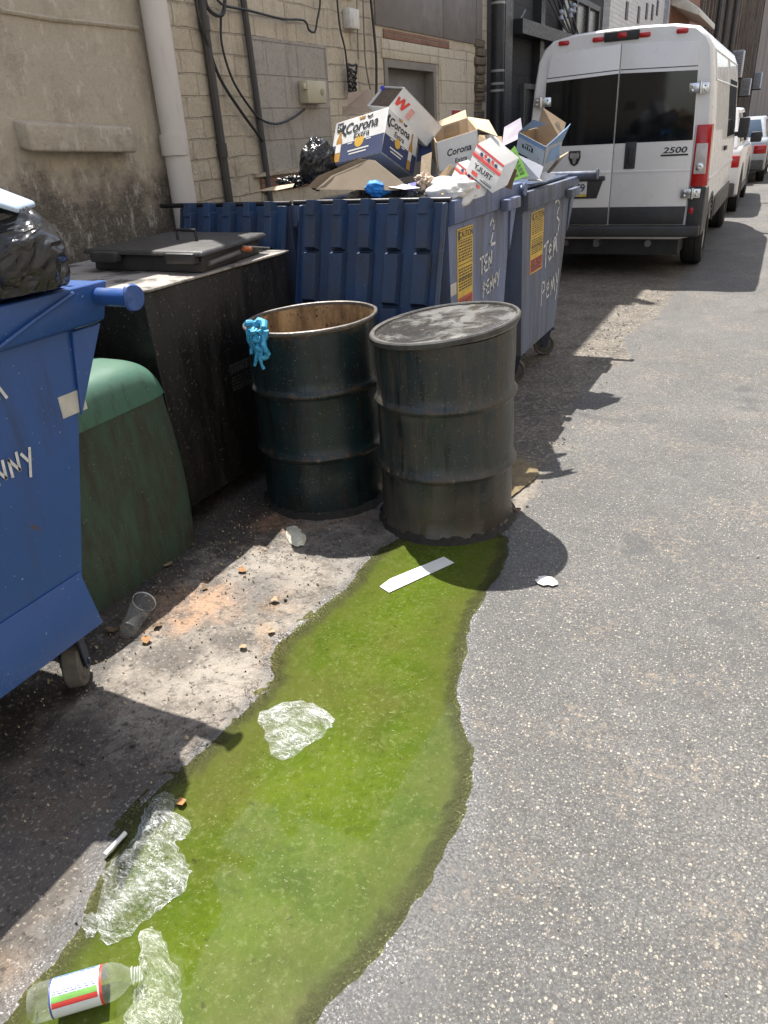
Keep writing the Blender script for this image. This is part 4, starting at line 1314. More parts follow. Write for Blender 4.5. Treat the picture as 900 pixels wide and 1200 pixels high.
# ------------------------------------------------------------------ drums
def drum_paint(name, c1, c2, mud, amt, zmud):
    m = Mat(name)
    base = m.mix(m.noise(3, 5, .6), c1, c2)
    st = m.ramp(m.noise(17, 6, .75, m.scale(m.co(), (1, 1, .10))), [(.60 - amt * .22, 0), (.68 - amt * .1, .9)])
    base = m.mix(st, base, mud)
    base = m.mix(m.ramp(m.noise(26, 5, .7, m.scale(m.co(), (1, 1, .06), (4, 2, 0))), [(.56, 0), (.64, .85)]), base, (.006, .006, .0055))
    base = m.mix(m.ramp(m.noise(6, 7, .78, m.scale(m.co(), (1, 1, 1), (1, 7, 0))), [(.52, 0), (.62, .55)]), base, [x * .8 for x in mud])
    s = m.sep()
    lowf = m.mth('ADD', m.mth('MULTIPLY', m.mth('SUBTRACT', zmud, s[2]), 3.0), m.mth('MULTIPLY', m.mth('SUBTRACT', m.noise(7, 6, .7, m.scale(m.co(), (1, 1, .4))), .5), 2.4))
    base = m.mix(m.ramp(lowf, [(.1, 0), (.8, .85)]), base, [x * 1.05 for x in mud])
    for zr in (.295, .595, .86):
        dz = m.mth('ABSOLUTE', m.mth('SUBTRACT', s[2], zr))
        rr_ = m.mth('ADD', m.mth('MULTIPLY', m.mth('SUBTRACT', .03, dz), 14), m.mth('MULTIPLY', m.mth('SUBTRACT', m.noise(16, 6, .75, m.scale(m.co(), (1, 1, 1), (zr * 9, 2, 0))), .56), 3.2))
        base = m.mix(m.ramp(rr_, [(.1, 0), (.5, .8)]), base, (.075, .045, .025))
    sp = m.noise(110, 2, .5)
    base = m.mix(m.ramp(sp, [(.675, 0), (.70, .8)]), base, (.15, .13, .10))
    ch = m.ramp(m.noise(5.5, 6, .75, m.scale(m.co(), (1, 1, .7), (3, 3, 3))), [(.665, 0), (.68, .75)])
    base = m.mix(ch, base, (.15, .13, .105))
    ro = m.mix(st, (.36, .36, .36), (.62, .62, .62))
    return m.set(base, ro, .0, m.bump(m.noise(24, 5, .7), .25, .006, m.bump(m.noise(4, 3, .5), .25, .03)))


DR_L = drum_paint('dark_green_drum', (.0075, .018, .0195), (.012, .026, .028), (.016, .0135, .010), .35, .14)
DR_R = drum_paint('grimy_drum', (.019, .028, .028), (.030, .038, .037), (.066, .054, .038), .55, .32)
RUST = Mat('rusty_inside')
cr = RUST.mix(RUST.ramp(RUST.noise(8, 6, .7, RUST.scale(RUST.co(), (1, 1, .3))), [(.4, 0), (.62, 1)]), (.50, .34, .17), (.17, .10, .05))
cr = RUST.mix(RUST.ramp(RUST.noise(40, 4, .7), [(.58, 0), (.66, .9)]), cr, (.03, .022, .016))
RUST.set(cr, .7, 0, RUST.bump(RUST.noise(40, 4, .7), .4, .005))
RIMM = plain('worn_rim', (.14, .125, .11), .5, .3, .4, 25)
RIMD = plain('grimy_lid_ring', (.065, .062, .056), .5, 0, .45, 18)
CRUST = plain('dark_crust', (.022, .018, .014), .7, 0, .5, 40, .9)


def swedge(z0, r=.284):
    return [(r, z0 - .026), (r + .004, z0 - .018), (r + .013, z0 - .006), (r + .015, z0), (r + .013, z0 + .006), (r + .004, z0 + .018), (r, z0 + .026)]


def drum_body(c, tilt, seed, mat, t):
    prof = [(.0, .012), (.27, .012), (.284, .0), (.290, .006), (.290, .018), (.284, .026)] + [(.284, z) for z in (.1, .19)] + swedge(.295) + [(.284, z) for z in (.36, .44, .52)] + swedge(.595) + [(.284, z) for z in (.66, .74, .82, .86)]

    def fn(x, y, z):
        k = 1.045 + .018 * nz(x * 5, y * 5, z * 5 + seed) + .008 * nz(x * 13, y * 13, z * 11 + seed)
        return (x * k, y * k, z + tilt * (x * .88 + y * .47) / .29 * max(0, (z - .5)) / .38)
    mb = MB(); mb.lathe(prof, (c[0], c[1], .0), 72, fn=fn)
    mb.build('body', mat, t)
    k = MB()
    k.lathe([(.284, .864), (.291, .866), (.2945, .872), (.293, .879), (.287, .882), (.281, .879), (.279, .872), (.280, .864), (.284, .864)], (c[0], c[1], 0), 72, fn=fn)
    k.build('rim', RIMM, t)
    k = MB()
    def crust(x, y, z):
        q = 1.045 + .04 * fbm(x * 14, y * 14, seed, 3)
        return (x * q, y * q, z * (1 + .7 * fbm(x * 25, y * 25, seed + 3, 3)))
    k.lathe([(.27, .03), (.288, .020), (.296, .010), (.303, .002), (.312, -.010)], (c[0], c[1], .004), 96, fn=crust)
    k.build('crust', CRUST, t)
    return fn


GD = 'steel oil drums on the wet ground'
tL = thing('oil_drum', 'dark green open topped steel drum with a blue glove over its rim', 'drum', (*DRUM_C[1], 0), GD)
fnL = drum_body(DRUM_C[1], .012, 2.0, DR_L, tL)
mb = MB(); mb.lathe([(.2795, .866), (.2775, .70), (.2775, .50), (.2775, .30)], (*DRUM_C[1], 0), 64, fn=fnL); mb.build('inner_wall', RUST.m, tL)
mb = MB(); mb.lathe([(.277, .42), (.2, .40), (.1, .43), (.001, .41)], (*DRUM_C[1], 0), 40, fn=lambda x, y, z: (x, y, z + .02 * nz(x * 15, y * 15))); mb.build('residue', CRUST, tL)
tR = thing('oil_drum', 'grey brown lidded steel drum standing at the head of the green puddle', 'drum', (*DRUM_C[0], 0), GD)
fnR = drum_body(DRUM_C[0], .022, 7.0, DR_R, tR)
LIDW = Mat('wet_drum_lid')
n_ = LIDW.noise(7, 6, .65, None, .6)
wetm = LIDW.ramp(n_, [(.42, 0), (.56, 1)])
cl = LIDW.mix(LIDW.noise(12, 5, .7), (.075, .072, .067), (.135, .13, .122))
cl = LIDW.mix(wetm, cl, (.05, .046, .042))
cl = LIDW.mix(LIDW.ramp(LIDW.noise(55, 5, .75), [(.60, 0), (.66, .8)]), cl, (.03, .026, .022))
cl = LIDW.mix(LIDW.ramp(LIDW.noise(22, 4, .7, LIDW.scale(LIDW.co(), (1, 1, 1), (4, 4, 4))), [(.64, 0), (.68, .8)]), cl, (.22, .18, .11))
LIDW.set(cl, LIDW.mix(wetm, (.5, .5, .5), (.10, .10, .10)), 0, LIDW.bump(LIDW.noise(60, 5, .7), .35, .004))
mb = MB()
def lidfn(x, y, z):
    tlt = .036 * (x * .88 + y * .47) / .3
    r = math.hypot(x, y)
    k = 1.04 + .008 * nz(x * 6, y * 6, 2)
    dent = -.012 * max(0, 1 - ((x + .06) ** 2 + (y + .09) ** 2) / .03) + .004 * nz(x * 9, y * 9, 5)
    return (x * k, y * k, z + tlt + .003 + (dent if r < .27 else 0))
mb.lathe([(.284, .879), (.272, .876), (.26, .882), (.22, .884), (.16, .883), (.10, .884), (.05, .884), (.0005, .884)], (*DRUM_C[0], 0), 80, fn=lidfn)
ld = mb.build('lid', LIDW.m, tR, smooth=180)
mb = MB(); mb.lathe([(.285, .874), (.285, .884), (.289, .889), (.297, .889), (.302, .883), (.302, .870), (.298, .862), (.288, .859)], (*DRUM_C[0], 0), 80, fn=lidfn); mb.build('lid_ring', RIMD, ld)

GLOVE = plain('blue_nitrile', (.06, .38, .62), .35, 0, .25, 40, .6)
import itertools
dC = Vector((DRUM_C[1][0], DRUM_C[1][1], 0))
a0 = math.atan2(-.96, -.277)
def on_drum(da, z, off):
    a = a0 + da
    return dC + Vector((math.cos(a) * (.299 + off), math.sin(a) * (.299 + off), z))
t = thing('glove', 'crumpled blue disposable glove hanging over the rim of the open drum', 'glove', tuple(on_drum(0, .80, .01)))
mb = MB()
for k, (da, l, r_) in enumerate(((-.15, .10, .013), (-.075, .145, .013), (.0, .12, .014), (.075, .15, .013), (.15, .085, .014))):
    pts = []
    for i in range(8):
        u = i / 7
        pts.append(on_drum(da * (1 + .2 * u) + .02 * math.sin(u * 7 + k * 2), .885 - (.0 + l + .015) * u, .016 + .010 * math.sin(u * 6 + k) + .008 * u))
    mb.tube(pts, [r_ * .8 * (1.25 - .5 * (i / 7)) * (1 + .22 * math.sin(i * 2.3 + k)) for i in range(8)], 10)
for k in range(4):
    mb.tube([on_drum(-.17 + .07 * k + .17 * u, .892 - .035 * k + .02 * math.sin(u * 5 + k), .018 + .012 * math.sin(u * 9 + 2 * k)) for u in [i / 8 for i in range(9)]], [.009 + .005 * abs(math.sin(i * 1.9 + k)) for i in range(9)], 8)
mb.tube([on_drum(-.1, .892, .0), on_drum(-.05, .91, -.02), on_drum(.05, .906, -.02), on_drum(.12, .89, .005)], [.016, .02, .018, .014], 8)
mb.build('glove_body', GLOVE, t)

# ------------------------------------------------------------------ vehicles
WHITEP = plain('white_van_paint', (.72, .71, .70), .3, 0, .03, 2, .02)
WHITEP.node_tree.nodes['Principled BSDF'].inputs['Coat Weight'].default_value = .4
VGLASS = plain('tinted_glass', (.006, .007, .008), .05, 0, .1, 2, 0)
BPLAST = plain('black_bumper_plastic', (.030, .030, .032), .55, 0, .2, 6)
GPLAST = plain('grey_cladding', (.075, .072, .07), .6, 0, .2, 6)
SEAM = plain('seam_black', (.02, .02, .02), .6)
REDL = plain('red_lens', (.42, .012, .012), .15, 0, .1, 6)
CLRL = plain('clear_lens', (.55, .50, .47), .12, 0, .15, 14)
CHROME = plain('bright_metal', (.62, .62, .62), .22, .9, .1)
RUBBER = plain('tyre_rubber', (.022, .022, .022), .75, 0, .3, 14)
RIMW = plain('wheel_silver', (.42, .42, .42), .4, .6)


def road_wheel(parent, c, r, wd, side):
    c = Vector(c); ax = Vector((side, 0, 0)); h = wd / 2
    k = MB()
    k.lathe([(r * .64, -h), (r * .9, -h), (r * .97, -h * .8), (r, -h * .55), (r, -h * .36), (r * .975, -h * .33), (r * .975, -h * .25), (r, -h * .22), (r, h * .22), (r * .975, h * .25), (r * .975, h * .33), (r, h * .36), (r, h * .55), (r * .97, h * .8), (r * .9, h), (r * .66, h * .98), (r * .64, h * .8)], c, 40, ax)
    w_ = k.build('wheel', RUBBER, parent)
    k = MB()
    k.lathe([(r * .64, h * .8), (r * .60, h * .55), (r * .52, h * .35), (r * .22, h * .65), (r * .2, h * .8), (.0005, h * .8)], c, 30, ax)
    for q in range(8):
        a = q * math.pi / 4; d = Vector((0, math.cos(a), math.sin(a)))
        k.cyl(c + ax * (h * .45) + d * (r * .22), c + ax * (h * .5) + d * (r * .58), .022, n=6)
    k.build('rim', RIMW, w_)
    return w_


VX, VY = -1.665, 9.05
van = thing('cargo_van', 'tall white cargo van with dark rear windows parked along the wall', 'van', (VX, VY + 2.6, 0))
SEC = [(.78, .40), (.93, .43), (.96, .56), (.968, .75), (.968, 1.02), (.962, 1.25), (.948, 1.5), (.905, 1.95), (.868, 2.18), (.815, 2.29), (.72, 2.365), (.5, 2.405), (.2, 2.418)]
full = SEC + [(-x, z) for x, z in SEC[::-1]]
stations = [(0, .03, 9), (.02, .012, 9), (.07, 0, 9), (.5, 0, 9), (1.5, 0, 9), (2.5, 0, 9), (3.6, 0, 9), (3.9, .0, 2.38), (4.3, .02, 1.95), (4.75, .04, 1.42), (5.05, .08, 1.18), (5.3, .16, 1.0), (5.38, .22, .8)]
mb = MB()
rings = []
for y, inset, zm in stations:
    for x, z in full:
        zz = min(z, zm + .02 * (1 - abs(x)))
        xx = x - math.copysign(inset, x) if abs(x) > inset else x
        if y < .03 and z > 2.25:
            zz -= inset * .8
        mb.v.append(Vector((VX + xx, VY + y, zz)))
n = len(full)
for k in range(len(stations) - 1):
    for i in range(n):
        mb.f.append([k * n + i, k * n + (i + 1) % n, (k + 1) * n + (i + 1) % n, (k + 1) * n + i])
mb.f.append(list(range(n))); mb.f.append(list(range((len(stations) - 1) * n, len(stations) * n)))
mb.mi = [0] * len(mb.f)
vb = mb.build('body', WHITEP, van, smooth=35)
# wheel arches cut through the sides
cut = MB()
for ay in (.97, 4.42):
    for s in (-1, 1):
        cut.cyl((VX + s * .60, VY + ay, .33), (VX + s * 1.2, VY + ay, .33), .43, n=36)
cu_ob = cut.build('cutter', WHITEP)
cu_ob.location = (0, 0, 0)
mod = vb.modifiers.new('arches', 'BOOLEAN'); mod.object = cu_ob; mod.operation = 'DIFFERENCE'; mod.solver = 'EXACT'
_w = Matrix.Translation(van.location)
bpy.context.view_layer.update()
new_me = bpy.data.meshes.new_from_object(vb.evaluated_get(bpy.context.evaluated_depsgraph_get()))
vb.modifiers.clear(); old = vb.data; vb.data = new_me
bpy.data.objects.remove(cu_ob)
vb.data.set_sharp_from_angle(angle=R(35))


def vp(x, z, y=0.0):
    return Vector((VX + x, VY + y, z))


def door_outline(s):
    return [(s * .004, .555), (s * .79, .555), (s * .80, .74), (s * .802, 1.0), (s * .795, 1.5), (s * .765, 1.95), (s * .735, 2.19), (s * .71, 2.235), (s * .004, 2.275)]


for s in (-1, 1):
    pts = [vp(x, z, -.026) for x, z in door_outline(s)]
    mb = MB(); mb.ext(pts, (0, .024, 0)); d = mb.build('rear_door', WHITEP, van, bevel=.007, seg=2)
    mb = MB(); mb.ext([vp(s * x, z, -.030) for x, z in ((.007, 1.365), (.785, 1.365), (.757, 1.985), (.007, 2.012))], (0, .005, 0)); w_ = mb.build('window', VGLASS, d, bevel=.0015, seg=1)
    mb = MB(); mb.ext([vp(s * x, z, -.031) for x, z in ((.008, .557), (.788, .557), (.797, .735), (.008, .735))], (0, .006, 0)); mb.build('cladding', BPLAST, d, bevel=.002)
    mb = MB(); mb.ext([vp(s * x, z, -.0275) for x, z in ((.01, 2.040), (.752, 2.018), (.752, 2.026), (.01, 2.048))], (0, .003, 0)); mb.build('groove', SEAM, d)
    mb = MB(); mb.ext([vp(s * x, z, -.031) for x, z in ((.01, 1.075), (.80, 1.075), (.80, 1.09), (.01, 1.105))], (0, .008, 0)); mb.build('crease', WHITEP, d, bevel=.003)
    for hz in ((1.83, .86) if s > 0 else (1.80, .86)):
        x0_ = .76 if hz > 1.5 else .80
        h = MB()
        h.box(tuple(vp(s * (x0_ + .03) - .095, hz - .045, -.05)), tuple(vp(s * (x0_ + .03) + .095, hz + .045, -.028)))
        for q in (-.06, .06):
            h.cyl(vp(s * (x0_ + .03) + q, hz + .02, -.056), vp(s * (x0_ + .03) + q, hz + .02, -.05), .014, n=10)
            h.cyl(vp(s * (x0_ + .03) + q, hz - .02, -.056), vp(s * (x0_ + .03) + q, hz - .02, -.05), .014, n=10)
        h.cyl(vp(s * (x0_ + .045), hz - .055, -.055), vp(s * (x0_ + .045), hz + .055, -.055), .016, n=10)
        h.build('hinge', CHROME, d, bevel=.006)
    if s > 0:
        q = at(739, 182, Y=VY); cx, cz = q.x - VX, q.z
        mb = MB(); mb.box(tuple(vp(cx - .058, cz - .13, -.036)), tuple(vp(cx + .058, cz + .13, -.0265))); hd = mb.build('handle_recess', BPLAST, d, bevel=.02, seg=3)
        mb = MB(); mb.box(tuple(vp(cx - .022, cz - .085, -.062)), tuple(vp(cx + .022, cz + .07, -.040))); mb.build('handle', SEAM, hd, bevel=.01)
        q = at(791, 177, Y=VY); mb = MB(); text(mb, '2500', vp(q.x - VX, q.z + .008, -.0272), (1, 0, 0), (0, 0, 1), .078, .02, .15, 1.0, 1.5); mb.box(tuple(vp(q.x - VX - .135, q.z - .045, -.0285)), tuple(vp(q.x - VX + .135, q.z - .028, -.0262))); mb.build('lettering', SEAM, d)
    else:
        q = at(674, 185, Y=VY); c = vp(q.x - VX, q.z, -.0265)
        sh = [(-.062, .07), (.062, .07), (.066, .0), (.04, -.06), (0, -.082), (-.04, -.06), (-.066, 0)]
        mb = MB(); mb.ext([c + Vector((a, 0, b)) for a, b in sh], (0, -.008, 0)); bdg = mb.build('badge', SEAM, d, bevel=.003)
        hd_ = [(-.012, -.06), (.012, -.06), (.02, -.01), (.05, .0), (.052, .04), (.03, .056), (.012, .045), (0, .052), (-.012, .045), (-.03, .056), (-.052, .04), (-.05, .0), (-.02, -.01)]
        mb = MB(); mb.ext([c + Vector((a, -.0085, b)) for a, b in hd_], (0, -.004, 0)); mb.build('emblem', CHROME, bdg)
        a, b_ = at(650, 232, Y=VY), at(707, 206, Y=VY)
        mb = MB(); mb.hexa([vp(a.x - VX - .2, a.z - .01, -.036), vp(b_.x - VX - .05, a.z - .01, -.036), vp(b_.x - VX - .05, a.z - .01, -.028), vp(a.x - VX - .2, a.z - .01, -.028), vp(a.x - VX - .2, b_.z, -.036), vp(b_.x - VX + .02, b_.z, -.036), vp(b_.x - VX + .02, b_.z, -.028), vp(a.x - VX - .2, b_.z, -.028)])
        pr = mb.build('plate_recess', BPLAST, d, bevel=.004)
        mb = MB(); mb.box(tuple(vp(a.x - VX - .2, b_.z - .045, -.055)), tuple(vp(b_.x - VX + .03, b_.z - .005, -.0365))); mb.build('plate_lamp_bar', BPLAST, pr, bevel=.008)
        pl0, pl1 = at(663, 230.5, Y=VY), at(689, 212, Y=VY)
        wP = .30; O = vp(pl1.x - VX - wP, pl0.z, -.0375); u, v = Vector((wP, 0, 0)), Vector((0, 0, .155))
        mb = MB(); mb.para(O, u, v, (0, -.004, 0)); pt = mb.build('number_plate', plain('plate_white', (.62, .62, .6), .4), pr)
        O2 = O + Vector((0, -.004, 0))
        mb = MB(); mb.rect(O2, u, v, 0, 0, 1, .17, .001); mb.build('yellow_band', plain('plate_yellow', (.62, .46, .06), .4), pt)
        mb = MB(); text(mb, '7479', O2 + u * .56 + v * .55, u, v, .115, .01, off=.002); mb.build('lettering', plain('plate_navy', (.03, .035, .09), .4), pt)
    # tail lights wrap round the corners
    tl = thing if False else None
    mb = MB()
    def lamp(z0, z1, mat, nm, par):
        k = MB()
        def row(z):
            o = .968 - max(0, (z - 1.25)) * .075
            return [vp(s * .815, z, -.03), vp(s * (o - .035), z, -.030), vp(s * (o + .006), z, .02), vp(s * (o + .008), z, .15), vp(s * .8, z, .15)]
        b, tt = row(z0), row(z1)
        nn = len(b)
        k.add(b + tt, [list(range(nn)), list(range(nn, 2 * nn))] + [[i, (i + 1) % nn, nn + (i + 1) % nn, nn + i] for i in range(nn)])
        return k.build(nm, mat, par, bevel=.006)
    hs = lamp(.925, 1.50, REDL, 'tail_light', van)
    kk = MB()
    for z0, z1 in ((1.045, 1.33),):
        o = .96
        kk.hexa([vp(s * .83, z0, -.034), vp(s * .945, z0, -.034), vp(s * .95, z0, -.028), vp(s * .83, z0, -.028), vp(s * .83, z1, -.034), vp(s * .935, z1, -.034), vp(s * .94, z1, -.028), vp(s * .83, z1, -.028)])
    kk.build('reversing_lens', CLRL, hs, bevel=.004)
    kk = MB(); kk.lathe([(.0005, 0), (.03, .004), (.04, 0)], vp(s * .885, 1.11, -.036), 20, (0, -1, 0)); kk.build('bulb', CHROME, hs)
    # black corner and arch cladding
    kk = MB()
    kk.ext([vp(s * .812, .50, -.028), vp(s * .93, .50, -.028), vp(s * .966, .6, -.022), vp(s * .972, .92, -.022), vp(s * .812, .92, -.028)], (0, .05, 0))
    cr_ = kk.build('corner_cladding', BPLAST, van, bevel=.012)
    kk = MB(); kk.box(tuple(vp(s * .855 - .02, .66, -.034)), tuple(vp(s * .855 + .02, .72, -.028))); kk.build('reflector', REDL, cr_, bevel=.003)
    kk = MB()
    pts = []
    for i in range(17):
        a = math.pi * (1 - i / 16); pts.append((.97 + .50 * math.cos(a), .33 + .47 * math.sin(a)))
    prof = [(.02, .44), (.02, .90)] + [(.35, .90)] + [(y, z) for y, z in pts if z > .45][2:] + [(1.46, .44), (1.40, .44)] + [(.97 + .43 * math.cos(math.pi * i / 16), .33 + .43 * math.sin(math.pi * i / 16)) for i in range(17) if .33 + .43 * math.sin(math.pi * i / 16) > .44] + [(.54, .44)]
    kk.ext([vp(s * .972, z, y) for y, z in prof], (-s * .02, 0, 0))
    kk.build('arch_cladding', GPLAST, van)
    kk = MB(); kk.box(tuple(vp(min(s * .965, s * .982), .47, 1.47)), tuple(vp(max(s * .965, s * .982), .70, 3.95))); kk.build('side_moulding', GPLAST, van, bevel=.006)
    kk = MB(); kk.ext([vp(s * x, z, y) for x, y, z in ((.966, 2.35, 1.32), (.966, 3.75, 1.32), (.912, 3.7, 1.96), (.912, 2.35, 1.96))], (-s * .012, 0, 0)); kk.build('side_window', VGLASS, van)
    kk = MB()
    for y0_, y1_ in ((.30, 2.2), (2.28, 3.8)):
        kk.tube([vp(s * .872, 2.17, y0_), vp(s * .872, 2.17, y1_)], .008, 6); kk.tube([vp(s * .915, 1.90, y0_), vp(s * .915, 1.90, y1_)], .008, 6)
        kk.tube([vp(s * .872, 2.17, y0_), vp(s * .915, 1.90, y0_)], .008, 6); kk.tube([vp(s * .872, 2.17, y1_), vp(s * .915, 1.90, y1_)], .008, 6)
    kk.build('pressed_panel', WHITEP, van)
    kk = MB(); kk.tube([vp(s * .972, .98, .17), vp(s * .974, .98, 3.9)], .012, 6); kk.build('swage', WHITEP, van)
    kk = MB(); kk.box(tuple(vp(min(s * .966, s * .99), 1.18, 1.95)), tuple(vp(max(s * .966, s * .99), 1.23, 2.2))); kk.build('door_handle', BPLAST, van, bevel=.008)
    kk = MB(); kk.box(tuple(vp(min(s * .99, s * 1.2), 1.26, 4.02)), tuple(vp(max(s * .99, s * 1.13), 1.52, 4.14))); kk.box(tuple(vp(min(s * .9, s * 1.0), 1.28, 4.05)), tuple(vp(max(s * .9, s * 1.0), 1.34, 4.12))); kk.build('mirror', BPLAST, van, bevel=.025)
    for ay in (.97, 4.42):
        road_wheel(van, vp(s * .835, .335, ay), .335, .23, s)
mb = MB(); mb.box(tuple(vp(-.96, .435, -.115)), tuple(vp(.96, .545, .02))); mb.build('rear_bumper', BPLAST, van, bevel=.02, seg=3)
mb = MB(); mb.box(tuple(vp(-.75, .22, .1)), tuple(vp(.75, .40, 4.9))); mb.build('underbody', SEAM, van)
HITCH = plain('hitch_metal', (.16, .16, .16), .4, .7)
mb = MB(); mb.cyl(vp(-.45, .36, -.06), vp(-.45, .36, .1), .03, n=12); mb.build('tow_eye', HITCH, van)
mb = MB(); mb.cyl(vp(.45, .36, -.06), vp(.45, .36, .1), .035, n=12); mb.build('exhaust_tip', HITCH, van)
mb = MB(); mb.box(tuple(vp(-.13, .33, -.1)), tuple(vp(-.07, .40, .1))); mb.build('tow_hitch', HITCH, van)
mb = MB(); a, b_ = at(708, 46, Y=VY), at(750, 36, Y=VY); mb.box(tuple(vp(a.x - VX, 2.30, -.03)), tuple(vp(b_.x - VX, 2.385, .08))); lb = mb.build('brake_lamp_housing', SEAM, van, bevel=.012)
mb = MB(); mb.box(tuple(vp(a.x - VX + .14, 2.325, -.036)), tuple(vp(b_.x - VX - .12, 2.37, -.0305))); mb.build('lens', REDL, lb, bevel=.003)
for pp in ((661, 51), (701, 45.5), (756, 39.5), (800, 35.5)):
    q = at(*pp, Y=VY); mb = MB(); mb.box(tuple(vp(q.x - VX - .055, 2.31, -.022)), tuple(vp(q.x - VX + .055, 2.352, .06))); mb.build('marker_lamp', REDL, van, bevel=.012)


def car(name, label, xr, y0, L, wd, hgt, paint, prof, cab, wheels, wr=.33, tail=True):
    t = thing(name, label, 'car', (xr - wd / 2, y0 + L / 2, 0))
    xl = xr - wd
    mb = MB(); mb.ext([(xl, y0 + a, b) for a, b in prof], (wd, 0, 0)); mb.build('body', paint, t, bevel=.07, seg=3)
    (ya, yb, yc, yd, zb, zt) = cab
    ins = .17
    lo = [(xl + .05, y0 + ya, zb), (xr - .05, y0 + ya, zb), (xr - .05, y0 + yd, zb), (xl + .05, y0 + yd, zb)]
    hi = [(xl + ins, y0 + yb, zt), (xr - ins, y0 + yb, zt), (xr - ins, y0 + yc, zt), (xl + ins, y0 + yc, zt)]
    mb = MB(); mb.hexa(lo + hi); cb = mb.build('cabin', paint, t, bevel=.05, seg=3)
    lo, hi = [Vector(p) for p in lo], [Vector(p) for p in hi]
    for k, (i, j) in enumerate(((0, 1), (1, 2), (2, 3), (3, 0))):
        O, u = lo[i], lo[j] - lo[i]
        uh = hi[j] - hi[i]
        q = [O.lerp(hi[i], .16) + u * .07, O.lerp(hi[i], .16) + u * .93, lo[i].lerp(hi[i], .86) + uh * .08 + (u - u) , lo[j].lerp(hi[j], .86) - uh * .08]
        q = [q[0], q[1], q[3], q[2]]
        nn = u.cross(hi[i] - lo[i]).normalized()
        mb = MB(); mb.ext([p + nn * .012 for p in q], -nn * .02); mb.build('windscreen' if k % 2 == 0 else 'side_window', SKYGL if k == 0 else VGLASS, cb, bevel=.004)
        if k % 2:
            mb = MB(); a = lo[i].lerp(lo[j], .5); b = hi[i].lerp(hi[j], .5); mb.tube([a.lerp(b, .14) + nn * .012, a.lerp(b, .88) + nn * .012], .03, 6); mb.build('pillar', BPLAST, cb)
    for s, xx in ((-1, xl), (1, xr)):
        for wy in wheels:
            k = MB(); k.cyl((xx - s * .12, y0 + wy, wr + .02), (xx + s * .006, y0 + wy, wr + .02), wr + .075, n=28); k.build('wheel_arch', SEAM, t)
            road_wheel(t, (xx - s * .085, y0 + wy, wr), wr, .2, s)
        mb = MB(); mb.box((min(xx, xx + s * .012), y0 + wheels[0] + .45, .28), (max(xx, xx + s * .012), y0 + wheels[1] - .45, .40)); mb.build('sill', GPLAST, t)
        mb = MB(); mb.box((xx + min(0, s * .2), y0 + yd - .95, zb + .02), (xx + max(0, s * .2), y0 + yd - .82, zb + .2)); mb.build('mirror', BPLAST, t, bevel=.03)
        mb = MB(); zz = prof[1][1] if False else zb - .18
        mb.box((xx + .02 if s < 0 else xx - .30, y0 - .012, zz - .1), (xx + .30 if s < 0 else xx - .02, y0 + (.10 if tail else .05), zz + .08)); mb.build('tail_light', REDL, t, bevel=.02)
        mb = MB(); mb.box((min(xx, xx + s * .02), y0 + L * .45, zb - .17), (max(xx, xx + s * .02), y0 + L * .45 + .2, zb - .13)); mb.build('door_handle', paint, t, bevel=.006)
    mb = MB(); mb.box((xl + .04, y0 - .04, .30), (xr - .04, y0 + .06, .52)); mb.build('rear_bumper', GPLAST, t, bevel=.03)
    return t


SKYGL = plain('car_glass', (.03, .05, .08), .04, 0, .1, 2, 0)
SILV = plain('silver_paint', (.38, .40, .42), .3, .4, .03, 2, .02)
car('white_suv', 'white sport utility car parked nose away just beyond the van', -.66, 14.95, 4.5, 1.85, 1.68, WHITEP,
    [(0.03, .32), (0, .6), (.03, 1.0), (.1, 1.08), (3.2, 1.06), (4.3, .92), (4.47, .7), (4.45, .32), (3.9, .26), (.5, .26)], (.05, .42, 2.35, 3.35, 1.04, 1.66), (.92, 3.6), .35)
car('silver_car', 'silver car with a red tail lamp, farthest along the alley', -.42, 21.9, 4.6, 1.8, 1.5, SILV,
    [(0.03, .30), (0, .6), (.04, .92), (.16, 1.0), (3.2, .95), (4.35, .82), (4.56, .6), (4.5, .28), (3.9, .24), (.5, .24)], (.35, 1.0, 2.4, 3.4, .94, 1.46), (.9, 3.65), .33)

# ------------------------------------------------------------------ rubbish heaped in the overfull bin
CARD = cardboard('brown_cardboard', (.36, .255, .155))
CARDL = cardboard('pale_cardboard', (.50, .385, .255))
CWHITE = cardboard('white_carton', (.68, .67, .64))
NAVY = cardboard('navy_print', (.035, .05, .12))
GOLD = plain('gold_print', (.62, .37, .05), .5, 0, .1, 20)
AMBER = plain('amber_print', (.42, .22, .04), .5)
INK = plain('black_ink', (.015, .016, .02), .6)
PRED = plain('red_print', (.60, .05, .035), .5, 0, .1, 20)
PPINK = plain('pink_print', (.62, .30, .27), .5, 0, .2, 30)
GREY_P = cardboard('grey_print', (.38, .40, .45))
BLUEP = cardboard('blue_print', (.20, .32, .52))
GREENP = cardboard('lime_print', (.20, .44, .07))
LILAC = cardboard('lilac_print', (.58, .52, .60))
BAGB = Mat('black_bag_film')
bn = BAGB.noise(3.2, 3, .5, BAGB.scale(BAGB.co(), (1, 1, 2.0)), 2.2)
cr1 = BAGB.ramp(BAGB.noise(4.5, 3, .55, BAGB.scale(BAGB.co(), (1, .6, 1.6)), 1.0), [(.46, 0), (.5, 1), (.54, 0)])
BAGB.set((.022, .022, .022), .24, 0, BAGB.bump(BAGB.mth('ADD', bn, BAGB.mth('MULTIPLY', cr1, .25)), .45, .04))
WBAG = plain('white_bag_film', (.68, .66, .62), .45, 0, .1, 8, .4)


def side(O, u, v):
    O, u, v = Vector(O), Vector(u), Vector(v)
    return 1 if u.cross(v).dot(Vector((0, 0, H)) - (O + u / 2 + v / 2)) > 0 else -1


